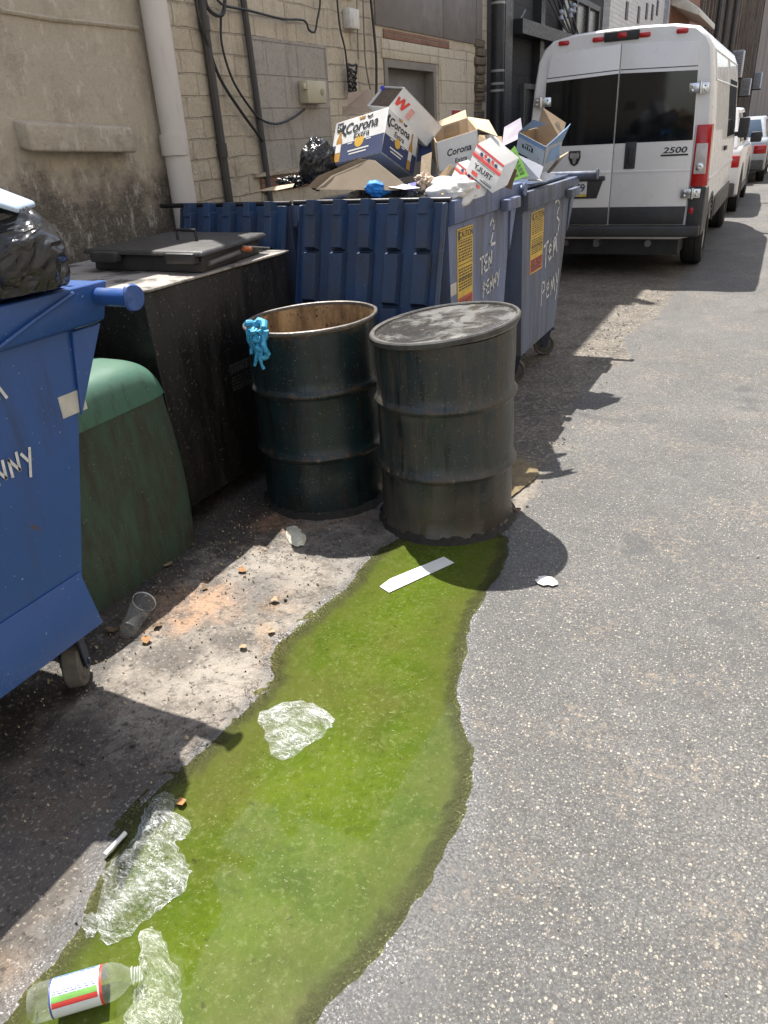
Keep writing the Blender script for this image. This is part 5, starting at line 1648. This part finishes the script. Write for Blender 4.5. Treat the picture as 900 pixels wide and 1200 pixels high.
class Art:
    """printed patches on one face of a carton"""
    def __init__(s, o, O, u, v):
        s.o, s.O, s.u, s.v = o, Vector(O), Vector(u), Vector(v)
        s.s = side(O, u, v)

    def rect(s, nm, mat, *ab, off=.0015):
        mb = MB()
        for r in ([ab] if not isinstance(ab[0], tuple) else ab):
            mb.rect(s.O, s.u, s.v, *r, off=off * s.s)
        return mb.build(nm, mat, s.o)

    def poly(s, nm, mat, pts, off=.002):
        mb = MB(); nn = s.u.cross(s.v).normalized() * off * s.s
        mb.poly([s.O + s.u * a + s.v * b + nn for a, b in pts]); return mb.build(nm, mat, s.o)

    def text(s, items, mat, off=.0025, nm='lettering'):
        mb = MB()
        for tx, a, b, size, bold, shear, sx, flip in items:
            c = s.O + s.u * a + s.v * b
            e1 = s.u * (-1 if flip else 1); e2 = s.v * (-1 if flip else 1)
            text(mb, tx, c, e1, e2, size, bold, shear, 1.0, sx, off=off * s.s)
        return mb.build(nm, mat, s.o)


def disc(a, b, r, asp, n=20):
    return [(a + r * math.cos(2 * math.pi * i / n), b + r * asp * math.sin(2 * math.pi * i / n)) for i in range(n)]


def beer_art(o, O, u, v, bx, tx, with24=True):
    A = Art(o, O, u, v); asp = u.length / v.length; L = u.length
    A.rect('navy_band', NAVY, 0, 0, 1, .43)
    A.poly('gold_seal', GOLD, disc(tx, .40, .085, asp), .0022)
    A.poly('bottle', AMBER, [(bx - .055, .03), (bx + .055, .03), (bx + .055, .52), (bx + .022, .66), (bx + .02, .86), (bx - .02, .86), (bx - .022, .66), (bx - .055, .52)], .0024)
    A.rect('bottle_label', CWHITE, bx - .05, .24, bx + .05, .44, off=.0032)
    A.text([('Corona', tx, .75, L * .20, .018, .18, 1.0, False), ('Extra', tx + .02, .555, L * .135, .010, .15, 1.05, False)], INK)
    nn = A.u.cross(A.v).normalized() * .0028 * A.s
    for pts, w_ in (([(tx - .31, .86), (tx - .36, .80), (tx - .34, .68), (tx - .28, .62)], .014), ([(tx + .10, .93), (tx + .14, .89), (tx + .2, .93)], .01)):
        mb = MB()
        q = [A.O + A.u * a + A.v * b + nn for a, b in pts]
        for a, b in zip(q[:-1], q[1:]):
            sd = (b - a).normalized().cross(nn.normalized()) * w_ * .5
            mb.poly([a - sd, b - sd, b + sd, a + sd])
        mb.build('flourish', INK, o)
    A.poly('crown', AMBER, [(tx - .05, .90), (tx + .05, .90), (tx + .06, .97), (tx + .02, .94), (tx, .99), (tx - .02, .94), (tx - .06, .97)], .0022)
    A.rect('small_print', CWHITE, (tx - .2, .20, tx + .2, .235), (tx - .17, .13, tx + .16, .16), (tx - .22, .385, tx - .13, .41), (tx + .13, .385, tx + .22, .41), off=.0024)
    if with24:
        A.rect('count_box', INK, bx - .075, .74, bx + .04, .94, off=.0035)
        A.text([('24', bx - .017, .84, L * .085, .01, 0, 1, False)], CWHITE, .0042, 'count')


GC = 'cartons heaped in the overfull bin'
# the beer carton in front
pBL, pBR, pTR, pFR = at(386, 194, Y=3.86), at(447, 178, Y=3.76), at(455, 125, Y=3.88), at(484, 206, Y=4.02)
O, a, c, b = pBL, pBR - pBL, pTR - pBR, pFR - pBR
t = thing('beer_carton', 'white and navy beer carton tipped forward at the top of the heap', 'carton', tuple(O + a / 2), GC)
mb = MB(); mb.para(O, a, b, c); cb_ = mb.build('carton_body', CWHITE, t, bevel=.004, seg=1)
mb = MB(); mb.rect(O, b, a, .03, .03, .97, .97, .0012 * side(O, b, a)); mb.build('base_flap', GREY_P, t)
beer_art(t, O, a, c, .14, .54); beer_art(t, O + a, b, c, .80, .40, False)
# white carton on its side behind it
O = at(455, 126, Y=4.0); a = at(500, 172, Y=4.15) - O; c = at(474, 102, Y=4.06) - O; b = at(430, 124, Y=4.12) - O
t = thing('seltzer_carton', 'white carton lying open ended behind the tipped beer carton', 'carton', tuple(O), GC)
mb = MB()
th = .004
mb.para(O, a, c, b.normalized() * th); mb.para(O + b, a, c, -b.normalized() * th); mb.para(O + c, a, b, -c.normalized() * th); mb.para(O, a, b, c.normalized() * th); mb.para(O + a, b, c, -a.normalized() * th)
mb.build('carton_body', CWHITE, t)
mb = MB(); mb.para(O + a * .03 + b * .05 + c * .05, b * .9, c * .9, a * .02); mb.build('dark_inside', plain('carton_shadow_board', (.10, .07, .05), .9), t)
A = Art(t, O, a, c); A.poly('red_zigzag', PRED, [(.05, .28), (.10, .28), (.14, .5), (.18, .28), (.23, .28), (.28, .70), (.23, .70), (.205, .48), (.165, .68), (.12, .68), (.085, .45), (.07, .6), (.02, .6)]); A.poly('can_picture', PPINK, [(.33, .2), (.43, .2), (.43, .62), (.33, .62)])
mb = MB(); q = O + c + b * .9; mb.ext([q, q + b * .16 + c * .05, q + b * .16 - c * .1, q - c * .18], a * .12); mb.build('blue_tab', plain('blue_tape', (.03, .06, .5), .4), t)
# open beer carton
O = at(514, 201, Y=3.98); a = at(562, 187, Y=3.98) - O; c = at(511, 167, Y=3.98) - O; b = at(504, 152, Y=4.38) - at(511, 167, Y=3.98)
t = thing('beer_carton', 'open beer carton with its pale flaps up in the middle of the heap', 'carton', tuple(O + a / 2), GC)
mb = MB()
mb.para(O, a, c, b.normalized() * th); mb.para(O + b, a, c, -b.normalized() * th); mb.para(O, b, c, a.normalized() * th); mb.para(O + a, b, c, -a.normalized() * th); mb.para(O, a, b, c.normalized() * th)
mb.build('carton_body', CARDL, t)
mb = MB(); mb.para(O + a * .01 - b.normalized() * .003, a * .98, c * .99, -b.normalized() * .0015); mb.build('printed_front', CWHITE, t)
n0 = -b.normalized() * .0046
A = Art(t, O + n0, a, c); A.text([('Corona', .53, .52, a.length * .19, .018, .18, 1.0, False), ('Extra', .56, .20, a.length * .13, .01, .15, 1.05, False)], INK)
mb = MB(); r0 = O + a + c; mb.ext([r0, r0 + b, r0 + b + a * .52 - c * .35, r0 + a * .45 - c * .45], (0, 0, .004)); mb.build('flap', CARDL, t)
mb = MB(); r0 = O + c + b; mb.ext([r0 + a * .02, r0 + a * .98, r0 + a * .98 + c * .25 + b * .1, r0 + a * .04 + c * .12 + b * .1], b.normalized() * .004); mb.build('flap', CARDL, t)
mb = MB(); r0 = O + b * .97 + c * .55; mb.rect(r0, a, c * .4, .35, 0, .75, 1, -.002 * side(r0, a, c)); mb.build('hand_hole_tape', plain('tape_tan', (.33, .24, .15), .5), t)


def seltzer(label, O, a, c, b, flip, big):
    t = thing('seltzer_carton', label, 'carton', tuple(O), GC)
    mb = MB(); mb.para(O, a, b, c); mb.build('carton_body', CWHITE, t, bevel=.003, seg=1)
    A = Art(t, O, a, c)
    A.rect('red_band', PRED, (.0, .60, 1, .70), (0, .93, 1, 1))
    A.rect('pink_band', PPINK, (.0, .70, 1, .77))
    for k in range(5):
        A.poly('berry', PRED if k % 2 else NAVY, disc(.22 + .13 * k, .80 + .03 * (k % 2), .055, a.length / c.length, 10), .0022 + .0004 * k)
    A.text([('TRULY', .5, .36, a.length * .21 * big, .03, 0, 1, flip)], INK)
    A.rect('small_print', INK, (.1, .08, .5, .11), (.15, .54, .8, .555), (.1, .14, .4, .155))
    A.rect('red_badge', PRED, .62, .08, .82, .2, off=.002)
    return t


O = at(577, 227, Y=3.80); a = at(545, 201, Y=3.80) - O; c = at(591, 194, Y=3.90) - O
seltzer('red and white seltzer carton upside down at the front of the heap', O, a, c, Vector((.05, .09, .03)), False, 1.0)
O = at(556, 234, Y=3.74); a = at(527, 210, Y=3.74) - O; c = at(565, 214, Y=3.82) - O
seltzer('smaller red and white seltzer carton half sunk beside the white bag', O, a, c, Vector((.03, .07, .01)), False, .7)
O = at(571, 172, Y=4.12); a = at(588, 190, Y=4.12) - O; c = at(568, 158, Y=4.16) - O
t = thing('seltzer_carton', 'narrow white end of a seltzer carton standing behind the red one', 'carton', tuple(O), GC)
mb = MB(); mb.para(O, a, Vector((.03, .06, .0)), c); mb.build('carton_body', CWHITE, t)
A = Art(t, O, a, c); A.text([('TRULY', .5, .5, a.length * .22, .02, 0, 1, False)], INK)
# lime green card
O = at(600, 213, Y=4.840); a = at(619, 206, Y=4.840) - O; c = at(588, 187, Y=4.920) - O; d_ = at(603, 171, Y=4.940) - O
t = thing('card_tray', 'lime green printed card wedged between the red carton and the blue printed box', 'card', tuple(O), GC)
mb = MB(); mb.ext([O, O + a, O + d_, O + c], (0, .005, 0)); mb.build('card', GREENP, t)
mb = MB(); nn = a.cross(c).normalized() * .0015 * side(O, a, c)
for k in range(6):
    f0, f1_ = .14 + k * .13, .14 + k * .13 + .05
    for s0, s1 in ((.18, .52), (.6, .88)):
        P_ = lambda s, f: O.lerp(O + a, s).lerp((O + c).lerp(O + d_, s), f) + nn
        mb.poly([P_(s0, f0), P_(s1, f0), P_(s1, f1_), P_(s0, f1_)])
mb.build('print', plain('dark_green_print', (.05, .14, .03), .6), t)
# blue printed box, open
O = at(605, 177, Y=5.040); a = at(636, 194, Y=4.940) - O; c = at(608, 155, Y=5.040) - O; b = at(655, 187, Y=5.220) - at(636, 194, Y=4.940)
t = thing('printed_box', 'blue and white printed box with brown open flaps at the right end of the heap', 'carton', tuple(O + a), GC)
mb = MB(); mb.para(O, a, c, b.normalized() * th); mb.para(O + b, a, c, -b.normalized() * th); mb.para(O, b, c, a.normalized() * th); mb.para(O + a, b, c, -a.normalized() * th); mb.para(O, a, b, c.normalized() * th); mb.build('carton_body', CARD, t)
n0 = -b.normalized() * .002
mb = MB(); mb.para(O - b.normalized() * .003, a, c, -b.normalized() * .0015); mb.build('printed_front', cardboard('pale_blue_print', (.50, .56, .60)), t)
mb = MB(); mb.para(O + a + a.normalized() * .002, b, c, a.normalized() * .0015); pf = mb.build('printed_side', GREY_P, t)
A = Art(t, O - b.normalized() * .005, a, c); A.rect('blue_band', BLUEP, .0, .80, 1, 1); A.rect('print', INK, (.2, .35, .26, .55), (.3, .35, .34, .5), (.38, .35, .42, .55), (.46, .35, .5, .48), (.54, .35, .60, .58), (.3, .6, .55, .64), (.8, .2, .85, .23)); A.poly('logo', LILAC, disc(.12, .55, .06, 1.5, 12))
A = Art(t, O + a + a.normalized() * .004, b, c); A.poly('picture', BLUEP, [(.1, .1), (.9, .2), (.85, .9), (.3, .8)])
mb = MB(); q = O + c; mb.ext([q, q + b * .55, at(640, 146, Y=5.220), at(625, 141, Y=5.140)], (0, 0, .004)); mb.build('flap', BLUEP, t)
mb = MB(); q = O + c + b; mb.ext([q + a * .05, q + a * .98, at(663, 144, Y=5.280), at(636, 126, Y=5.300)], (0, .004, 0)); fl_ = mb.build('flap', CARD, t)
mb = MB(); mb.poly([at(653 + 3.5 * math.cos(k), 146 + 3.5 * math.sin(k), Y=5.265) for k in [i / 10 * 6.283 for i in range(10)]]); mb.build('tape_spot', CARDL, fl_)
mb = MB(); q = O + c + a; mb.ext([q, q + b, at(668, 145, Y=5.260), at(664, 150, Y=5.160)], (.004, 0, 0)); mb.build('flap', BLUEP, t)
# flat pieces
def sheet(name, label, cat, pts, mat, group=GC, thick=(0, .004, 0)):
    P = [at(x, y, Y=Y) for x, y, Y in pts]
    mb = MB(); mb.ext(P, thick)
    o = mb.build(name, mat, origin=tuple(min(P, key=lambda q: q.z)))
    return tag(o, label, cat, group)
sheet('folded_card', 'lilac and white card panel standing behind the lime green card', 'card', [(588, 172, 5.160), (613, 160, 5.100), (610, 138, 5.200), (591, 149, 5.260)], LILAC)
sheet('cardboard_scrap', 'brown cardboard flap sticking out under the blue printed box', 'cardboard', [(634, 210, 5.060), (640, 208, 4.960), (667, 177, 5.260), (655, 184, 5.280)], CARDL)
sheet('folded_card', 'dark printed panel under the blue printed box above the bin rim', 'card', [(612, 210, 4.900), (632, 210, 4.860), (637, 195, 4.920), (606, 181, 4.960)], GREY_P)
sheet('cardboard_scrap', 'folded brown cardboard tray under the tipped beer carton, back half', 'cardboard', [(360, 219, 3.66), (373, 206, 3.68), (421, 186, 3.74), (434, 188, 3.76), (388, 206, 3.70), (371, 221, 3.68)], CARD)
sheet('cardboard_scrap', 'folded brown cardboard tray under the tipped beer carton, front half', 'cardboard', [(370, 222, 3.63), (388, 206, 3.66), (432, 187, 3.72), (439, 188, 3.72), (472, 214, 3.68), (466, 223, 3.63)], cardboard('fawn_cardboard', (.27, .21, .145)))
sheet('cardboard_scrap', 'stepped tan cardboard scrap behind the white carton against the wall', 'cardboard', [(401, 136, 4.4), (436, 130, 4.4), (432, 104, 4.42), (408, 109, 4.42), (407, 124, 4.4), (401, 125, 4.4)], cardboard('pink_tan_cardboard', (.50, .37, .27)))
sheet('cardboard_scrap', 'narrow tan cardboard strip upright between the two beer cartons', 'cardboard', [(492, 208, 3.9), (504, 208, 3.9), (506, 178, 3.96), (494, 183, 3.96)], CARDL)
sheet('cardboard_scrap', 'small torn cardboard scrap on the left lid hinge', 'cardboard', [(300, 224, 3.64), (324, 223, 3.64), (343, 219, 3.66), (345, 215, 3.68), (318, 219, 3.68)], CARDL)
sheet('cardboard_scrap', 'brown box corner beside the small red and white seltzer carton', 'cardboard', [(512, 208, 3.84), (527, 192, 3.9), (531, 196, 3.9), (520, 212, 3.84)], CARD)
sheet('paper_scrap', 'pale strip of paper lying along the hinge under the beer carton', 'paper', [(455, 219, 3.64), (474, 222, 3.62), (492, 220, 3.62), (470, 215, 3.68)], CWHITE)
sheet('paper_scrap', 'crumpled violet wrapper near the hinge left of the white bag', 'paper', [(476, 223, 3.62), (486, 223, 3.62), (488, 213, 3.66), (479, 215, 3.66)], plain('violet_wrapper', (.10, .09, .35), .4))
def lump(name, label, cat, C, rad, seed, mat, group=None, **kw):
    mb = blob(C, rad, seed, **kw)
    return tag(mb.build(name, mat, origin=(C[0], C[1], C[2] - rad[2]), smooth=60), label, cat, group)
q = at(374, 192, Y=3.86)
lump('rubbish_bag', 'shiny black rubbish bag left of the tipped beer carton', 'bag', tuple(q), (.105, .12, .135), 3.0, BAGB.m, 'black rubbish bags', amp=.2, ridge=.16)
lump('rubbish_bag', 'big black rubbish bag buried under the cartons', 'bag', (-1.98, 4.10, 1.13), (.30, .42, .24), 11.0, BAGB.m, 'black rubbish bags', amp=.2)
lump('rubbish_bag', 'black rubbish bag under the red and white cartons', 'bag', (-1.66, 4.12, 1.16), (.19, .36, .18), 15.0, BAGB.m, 'black rubbish bags', amp=.2)
q = at(444, 220, Y=3.68)
lump('blue_cloth', 'bright blue crumpled cloth on the bin edge under the beer carton', 'cloth', tuple(q), (.078, .06, .04), 5.0, plain('bright_blue_cloth', (.03, .25, .70), .6, 0, .2, 25, .4), None, amp=.30, ridge=.14, fr=2.4)
q = at(527, 222, Y=3.74)
lump('plastic_bag', 'crumpled white plastic bag slumped over the corner of the heap', 'bag', (q.x, q.y, q.z - .01), (.135, .10, .075), 6.0, WBAG, None, amp=.4, ridge=.12, fr=1.7)
q = at(497, 213, Y=3.72)
lump('paper_bag', 'crumpled tan paper bag beside the white plastic bag', 'bag', tuple(q), (.045, .05, .045), 8.0, plain('tan_paper', (.55, .43, .33), .8, 0, .15, 20, .3), None, amp=.5, ridge=.3, fr=3)
q = at(341, 213, Y=3.75)
lump('black_wrap', 'dark torn plastic wrap poking up behind the left lid', 'plastic wrap', tuple(q), (.08, .06, .03), 9.0, BAGB.m, None, amp=.5, ridge=.3, fr=3)

for k, (lb_, pts, mt) in enumerate([
    ('torn brown carton side wedged behind the open beer carton', [(556, 186, 4.4), (590, 178, 4.4), (588, 160, 4.5), (561, 158, 4.5)], CARD),
    ('dark brown carton edge right of the red and white carton', [(592, 220, 3.92), (600, 196, 3.96), (606, 199, 4.0), (599, 222, 3.94)], cardboard('dark_cardboard', (.12, .075, .045))),
    ('white carton flap under the blue printed box', [(618, 212, 4.9), (640, 213, 4.9), (652, 205, 4.95), (630, 200, 4.95)], CWHITE),
    ('brown carton flap left of the lime green card', [(572, 214, 3.9), (592, 210, 4.0), (590, 198, 4.06), (576, 200, 4.0)], CARDL),
    ('navy carton piece in the gap behind the tipped beer carton', [(488, 190, 4.1), (507, 186, 4.14), (504, 160, 4.2), (492, 160, 4.2)], NAVY),
    ('pale cardboard corner at the hinge under the white plastic bag', [(506, 226, 3.64), (520, 228, 3.62), (516, 214, 3.70), (508, 216, 3.70)], CARDL)]):
    sheet('cardboard_scrap', lb_, 'cardboard', pts, mt)
# bag and board on the bright blue bin
lump('rubbish_bag', 'large shiny black rubbish bag on top of the bright blue bin', 'bag', tuple(at(4, 302, Y=1.42)), (.165, .165, .14), 21.0, BAGB.m, 'black rubbish bags', amp=.20, fr=1.3, ridge=.13, n=110, flat=1.274, fine=.25)
mb = MB(); p = [at(-30, 205, Y=1.42), at(40, 236, Y=1.66), at(42, 243, Y=1.66), at(-30, 222, Y=1.42)]
mb.ext([at(-40, 205, Y=1.45), at(41, 236, Y=1.62), at(20, 243, Y=1.42), at(-60, 218, Y=1.22)], (0, 0, -.016))
o = mb.build('plastic_board', plain('pale_blue_plastic', (.42, .52, .64), .35, 0, .05, 4, .03), origin=tuple(p[2]), bevel=.006)
tag(o, 'pale blue plastic board with rounded edge lying over the big black bag', 'board')

# ------------------------------------------------------------------ litter on the ground
FILM = clear_plastic('clear_film', (.84, .86, .86), .02, .42, 16, .10, 1.15)
FILM2 = clear_plastic('wet_film', (.80, .83, .73), .02, .34, 16, .10, 1.5)
def ground_pts(px):
    return [tuple(at(x, y, Z=.005)[:2]) for x, y in px]
def film(label, px, z, h, seed, mat, name='plastic_bag', cat='bag', sm=180, facets=0, **kw):
    o_ = ground_pts(px); mb = facet_film(o_, z, h, seed, facets, **kw) if facets else crumple(o_, z, h, seed, **kw)
    cx = sum(p[0] for p in o_) / len(o_); cy = sum(p[1] for p in o_) / len(o_)
    o = mb.build(name, mat, origin=(cx, cy, 0), smooth=sm)
    at2 = o.data.attributes.new('fold', 'FLOAT', 'POINT')
    if len(o.data.vertices) == len(mb.fold_v):
        at2.data.foreach_set('value', mb.fold_v)
    return tag(o, label, cat)
film('clear crumpled plastic bag at the left rim of the green puddle', [(182, 932), (197, 927), (206, 936), (204, 948), (222, 966), (216, 980), (203, 987), (212, 1000), (222, 1016), (219, 1036), (206, 1050), (182, 1068), (152, 1094), (124, 1106), (115, 1086), (116, 1052), (126, 1014), (150, 990), (163, 966), (170, 946)], -.002, .085, 3, FILM, sm=180, facets=420, axis=1.15, stretch=3.0, edge=.05)
film('thin clear film pressed flat in the middle of the green puddle', [(303, 838), (318, 827), (348, 820), (372, 826), (391, 842), (380, 858), (356, 877), (330, 890), (319, 881), (311, 862)], -.0012, .020, 8, FILM, 'plastic_film', 'plastic film', sm=180, facets=300, axis=.5, stretch=2.0, edge=.03)
film('wet yellowish plastic bag lying beside the juice bottle', [(165, 1092), (176, 1086), (188, 1092), (200, 1118), (210, 1142), (213, 1190), (208, 1240), (150, 1250), (138, 1215), (158, 1162), (164, 1120)], -.001, .055, 14, FILM2, sm=180, facets=300, axis=1.45, stretch=3.2, edge=.04)
film('small clear plastic scrap just left of the crumpled clear bag', [(97, 1072), (116, 1070), (118, 1088), (100, 1097)], .003, .02, 17, FILM, 'plastic_scrap', 'plastic scrap', sm=24, facets=40, edge=.01)
q0, q1 = at(123, 1002, Z=.012), at(147, 976, Z=.012)
mb = MB(); mb.cyl(q0, q1, .0065, n=10); tag(mb.build('paper_stick', plain('white_stick', (.7, .7, .68), .6), origin=tuple(q0)), 'short white paper stick against the crumpled clear bag', 'stick')
P4 = [at(445, 688, Z=0), at(456, 695, Z=0), at(532, 660, Z=0), at(520, 653, Z=0), at(457, 679, Z=0)]
mb = MB(); mb.ext([(p.x, p.y, .0008) for p in P4], (0, 0, .0025)); tag(mb.build('paper_strip', plain('white_strip', (.62, .63, .60), .5, 0, .05, 20, .05), origin=tuple(P4[0])), 'long white strip floating in the green puddle below the lidded drum', 'strip')
# plastic cup
c0_, c1_ = at(150, 738, Z=.034), at(169, 705, Z=.046)
CUPM = clear_plastic('cup_plastic', (.6, .62, .62), .02, .08, 10, .04)
t = thing('plastic_cup', 'clear plastic cup lying on its side by the green bin', 'cup', (c0_.x, c0_.y, 0))
L = (c1_ - c0_).length
mb = MB(); mb.lathe([(.0005, .004), (.029, .004), (.031, 0), (.032, .004), (.044, L)], c0_, 36, c1_ - c0_); mb.build('cup_wall', CUPM, t)
mb = MB(); mb.lathe([(.0435, L - .003), (.0465, L - .002), (.0470, L + .001), (.0455, L + .003), (.0435, L + .001)], c0_, 36, c1_ - c0_); mb.build('rolled_rim', clear_plastic('rim_plastic', (.8, .82, .82), .4, .7, 30, .06), t)
# juice bottle
b0, b1 = Vector((-1.130, .455, .0365)), Vector((-.962, .604, .0355))
L = (b1 - b0).length; ax = b1 - b0
BOTM = clear_plastic('bottle_plastic', (.6, .64, .58), .05, .14, 10, .04)
t = thing('juice_bottle', 'empty clear juice bottle with a torn red and white label at the puddle edge', 'bottle', (b0.x, b0.y, 0))
mb = MB(); mb.lathe([(.0005, .008), (.022, .004), (.031, .001), (.036, .010), (.037, .022), (.0365, L * .20), (.0365, L * .66), (.037, L * .68), (.0355, L * .74), (.028, L * .82), (.017, L * .88), (.0145, L * .90), (.0135, L * .93), (.0135, L)], b0, 44, ax); mb.build('bottle_wall', BOTM, t)
mb = MB()
for k in range(3):
    mb.lathe([(.0135, L * (.935 + k * .022)), (.0152, L * (.938 + k * .022)), (.0152, L * (.944 + k * .022)), (.0135, L * (.947 + k * .022))], b0, 28, ax)
mb.lathe([(.0135, L * .905), (.0175, L * .907), (.0175, L * .918), (.0135, L * .92)], b0, 28, ax)
mb.build('neck_thread', clear_plastic('thread_plastic', (.82, .84, .82), .25, .5, 24, .05), t)
D = ax.normalized(); U, W = MB().frame_of(D)
def band(a0_, a1_, z0, z1, r, n=24):
    pts = []
    for zz in (z0, z1):
        for i in range(n + 1):
            aa = a0_ + (a1_ - a0_) * i / n
            pts.append(b0 + D * (L * zz) + (U * math.cos(aa) + W * math.sin(aa)) * r)
    m_ = MB(); m_.add(pts, [[i, i + 1, n + 2 + i, n + 1 + i] for i in range(n)]); return m_
# angle that faces up
up_a = math.atan2(Vector((0, 0, 1)).dot(W), Vector((0, 0, 1)).dot(U))
lbm = band(up_a - 2.3, up_a + 2.3, .20, .66, .0369).build('label', plain('label_white', (.68, .70, .72), .4, 0, .05, 40, .05), t)
m_ = band(up_a - 2.3, up_a + 2.3, .635, .66, .0372); m_.build('red_edge', PRED, lbm)
m_ = band(up_a - 2.3, up_a + 2.3, .20, .215, .0372); m_.build('navy_edge', plain('label_navy', (.05, .07, .25), .4), lbm)
for s_ in (-1, 1):
    band(up_a + s_ * .95 - .2, up_a + s_ * .95 + .2, .22, .62, .0372).build('red_panel', PRED if s_ > 0 else plain('label_lightblue', (.25, .45, .65), .4), lbm)
m_ = MB()
rr = random.Random(4)
for k in range(11):
    aa = up_a - .62 + k * .115
    z_ = .23
    while z_ < .60:
        z2 = min(.61, z_ + rr.uniform(.02, .09))
        q_ = band(aa, aa + .045, z_, z2, .0373, 3); o_ = len(m_.v); m_.v += q_.v; m_.f += [[i + o_ for i in f] for f in q_.f]; m_.mi += q_.mi
        z_ = z2 + .012
m_.build('small_print', plain('label_ink', (.08, .11, .28), .5), lbm)
band(up_a + .55, up_a + .85, .22, .62, .0374).build('green_panel', plain('label_green', (.20, .42, .10), .4), lbm)
band(up_a - .75, up_a - .68, .22, .62, .0374).build('blue_line', plain('label_blue', (.10, .22, .5), .4), lbm)
# dry leaf, crumpled papers and wood chips
def leaf(label, x, y, size, rot, mat, seed, z=.004):
    p = at(x, y, Z=0); mb = MB()
    def fn(u, v):
        a = (u - .5); wv = math.sin(max(.0, min(1, v)) * math.pi) ** .8 * .38
        lx, ly = a * wv * 2, v - .5
        zz = .12 * abs(a) + .10 * math.sin(v * 5 + seed) + .10 * nz(u * 3, v * 3, seed) + .14
        c_, s_ = math.cos(rot), math.sin(rot)
        return Vector((p.x + size * (lx * c_ - ly * s_), p.y + size * (lx * s_ + ly * c_), z + size * max(.0, zz)))
    mb.grid(fn, 7, 10)
    return tag(mb.build('dry_leaf', mat, origin=(p.x, p.y, 0)), label, 'leaf', 'dry leaves and chips on the ground')
LEAFO = plain('orange_leaf', (.30, .155, .06), .7, 0, .3, 60, .4)
LEAFT = plain('tan_leaf', (.34, .25, .15), .8, 0, .3, 60, .4)
LEAFB = plain('brown_leaf', (.13, .085, .05), .8, 0, .3, 60, .4)
leaf('orange dry leaf at the tip of the crumpled clear bag', 213, 942, .035, .9, LEAFO, 1, .003)
for k, (x, y, s_, r_, m__, lb_) in enumerate([
        (197, 663, .05, 2.0, LEAFT, 'tan dry leaf at the foot of the green bin'), (225, 640, .03, .4, LEAFB, 'brown dry leaf in the gap below the grease container'),
        (284, 670, .04, 1.4, LEAFO, 'orange curled leaf on the sunlit concrete left of the puddle'), (172, 752, .045, .8, LEAFO, 'orange leaf at the shadow edge below the plastic cup'),
        (322, 705, .04, 1.9, LEAFT, 'tan leaf midway between the green bin and the puddle'), (285, 760, .035, 1.1, LEAFT, 'tan leaf close to the left rim of the puddle'),
        (318, 742, .035, .3, LEAFT, 'tan sliver of leaf on the bend of the puddle rim'), (133, 740, .05, 2.4, LEAFB, 'brown leaf beside the bin caster and the cup'), (185, 735, .04, 2.9, LEAFB, 'brown leaf right of the plastic cup'),
        (240, 690, .03, .2, LEAFB, 'small brown leaf in the shade under the grease container'), (606, 600, .05, .5, LEAFB, 'brown leaf caught at the right foot of the lidded drum')]):
    leaf(lb_, x, y, s_, r_, m__, k + 2.0, .004)
film('crumpled cream paper on the ground in front of the open drum', [(335, 622), (341, 616), (350, 619), (357, 628), (357, 638), (346, 640), (338, 634)], .004, .035, 22, plain('cream_paper', (.60, .57, .46), .8, 0, .15, 40), 'crumpled_paper', 'paper', sm=20, facets=60, stretch=1.0, edge=.01)
film('small white torn paper lying on the asphalt right of the drum shadow', [(628, 680), (634, 676), (646, 677), (654, 684), (646, 687), (632, 685)], .007, .018, 25, plain('torn_paper', (.74, .71, .68), .8, 0, .1, 40), 'torn_paper', 'paper', sm=20, facets=40, stretch=1.0, edge=.01)

# loose grit: nobody could count it
def grit(name, n, region, smin, smax, mat, seed, dens=None):
    rr = random.Random(seed); mb = MB()
    while n > 0:
        x, y = region(rr)
        p = Vector((x, y)); s = rr.uniform(smin, smax) * (1 if rr.random() > .06 else 1.8)
        if pip(x, y, PUD):
            continue
        n -= 1
        a = rr.uniform(0, 6.28); z = .003
        pts = []
        for k in range(5):
            aa = a + k * 1.2566; r_ = s * rr.uniform(.6, 1.2); pts.append((x + r_ * math.cos(aa), y + r_ * math.sin(aa) * .7, z - .003))
        top = [(x + (q[0] - x) * .55, y + (q[1] - y) * .55, z + s * rr.uniform(.25, .7)) for q in pts]
        mb.add(pts + top, [[5, 6, 7, 8, 9]] + [[i, (i + 1) % 5, 5 + (i + 1) % 5, 5 + i] for i in range(5)])
    o = mb.build(name, mat, origin=(0, 0, 0), smooth=0)
    o['kind'] = 'stuff'
    return o
grit('dark_grit', 420, lambda r: (r.uniform(-2.25, -1.2) if r.random() > .4 else -2.1 + abs(r.gauss(0, .14)), r.uniform(.6, 3.0)), .0015, .005, plain('dark_grit', (.035, .028, .022), .9), 1)
grit('tan_chips', 260, lambda r: (r.uniform(-2.2, -1.25) if r.random() > .5 else -2.05 + abs(r.gauss(0, .15)), r.uniform(.8, 2.9)), .002, .006, plain('tan_chips', (.42, .33, .21), .9, 0, .3, 60), 2)
grit('pale_gravel', 420, lambda r: (r.gauss(-1.15, .16), r.uniform(2.9, 8.5)), .003, .010, plain('pale_gravel', (.27, .24, .20), .9, 0, .3, 40), 3)
grit('asphalt_stones', 260, lambda r: (r.uniform(-1.0, .8), r.uniform(.6, 4.5)), .0015, .004, plain('pale_stones', (.42, .38, .32), .9, 0, .3, 40), 4)

# ------------------------------------------------------------------ render settings
cy = scene.cycles
cy.max_bounces = 6
cy.diffuse_bounces = 3
cy.glossy_bounces = 3
cy.transmission_bounces = 4
cy.transparent_max_bounces = 12
cy.caustics_reflective = False
cy.caustics_refractive = False
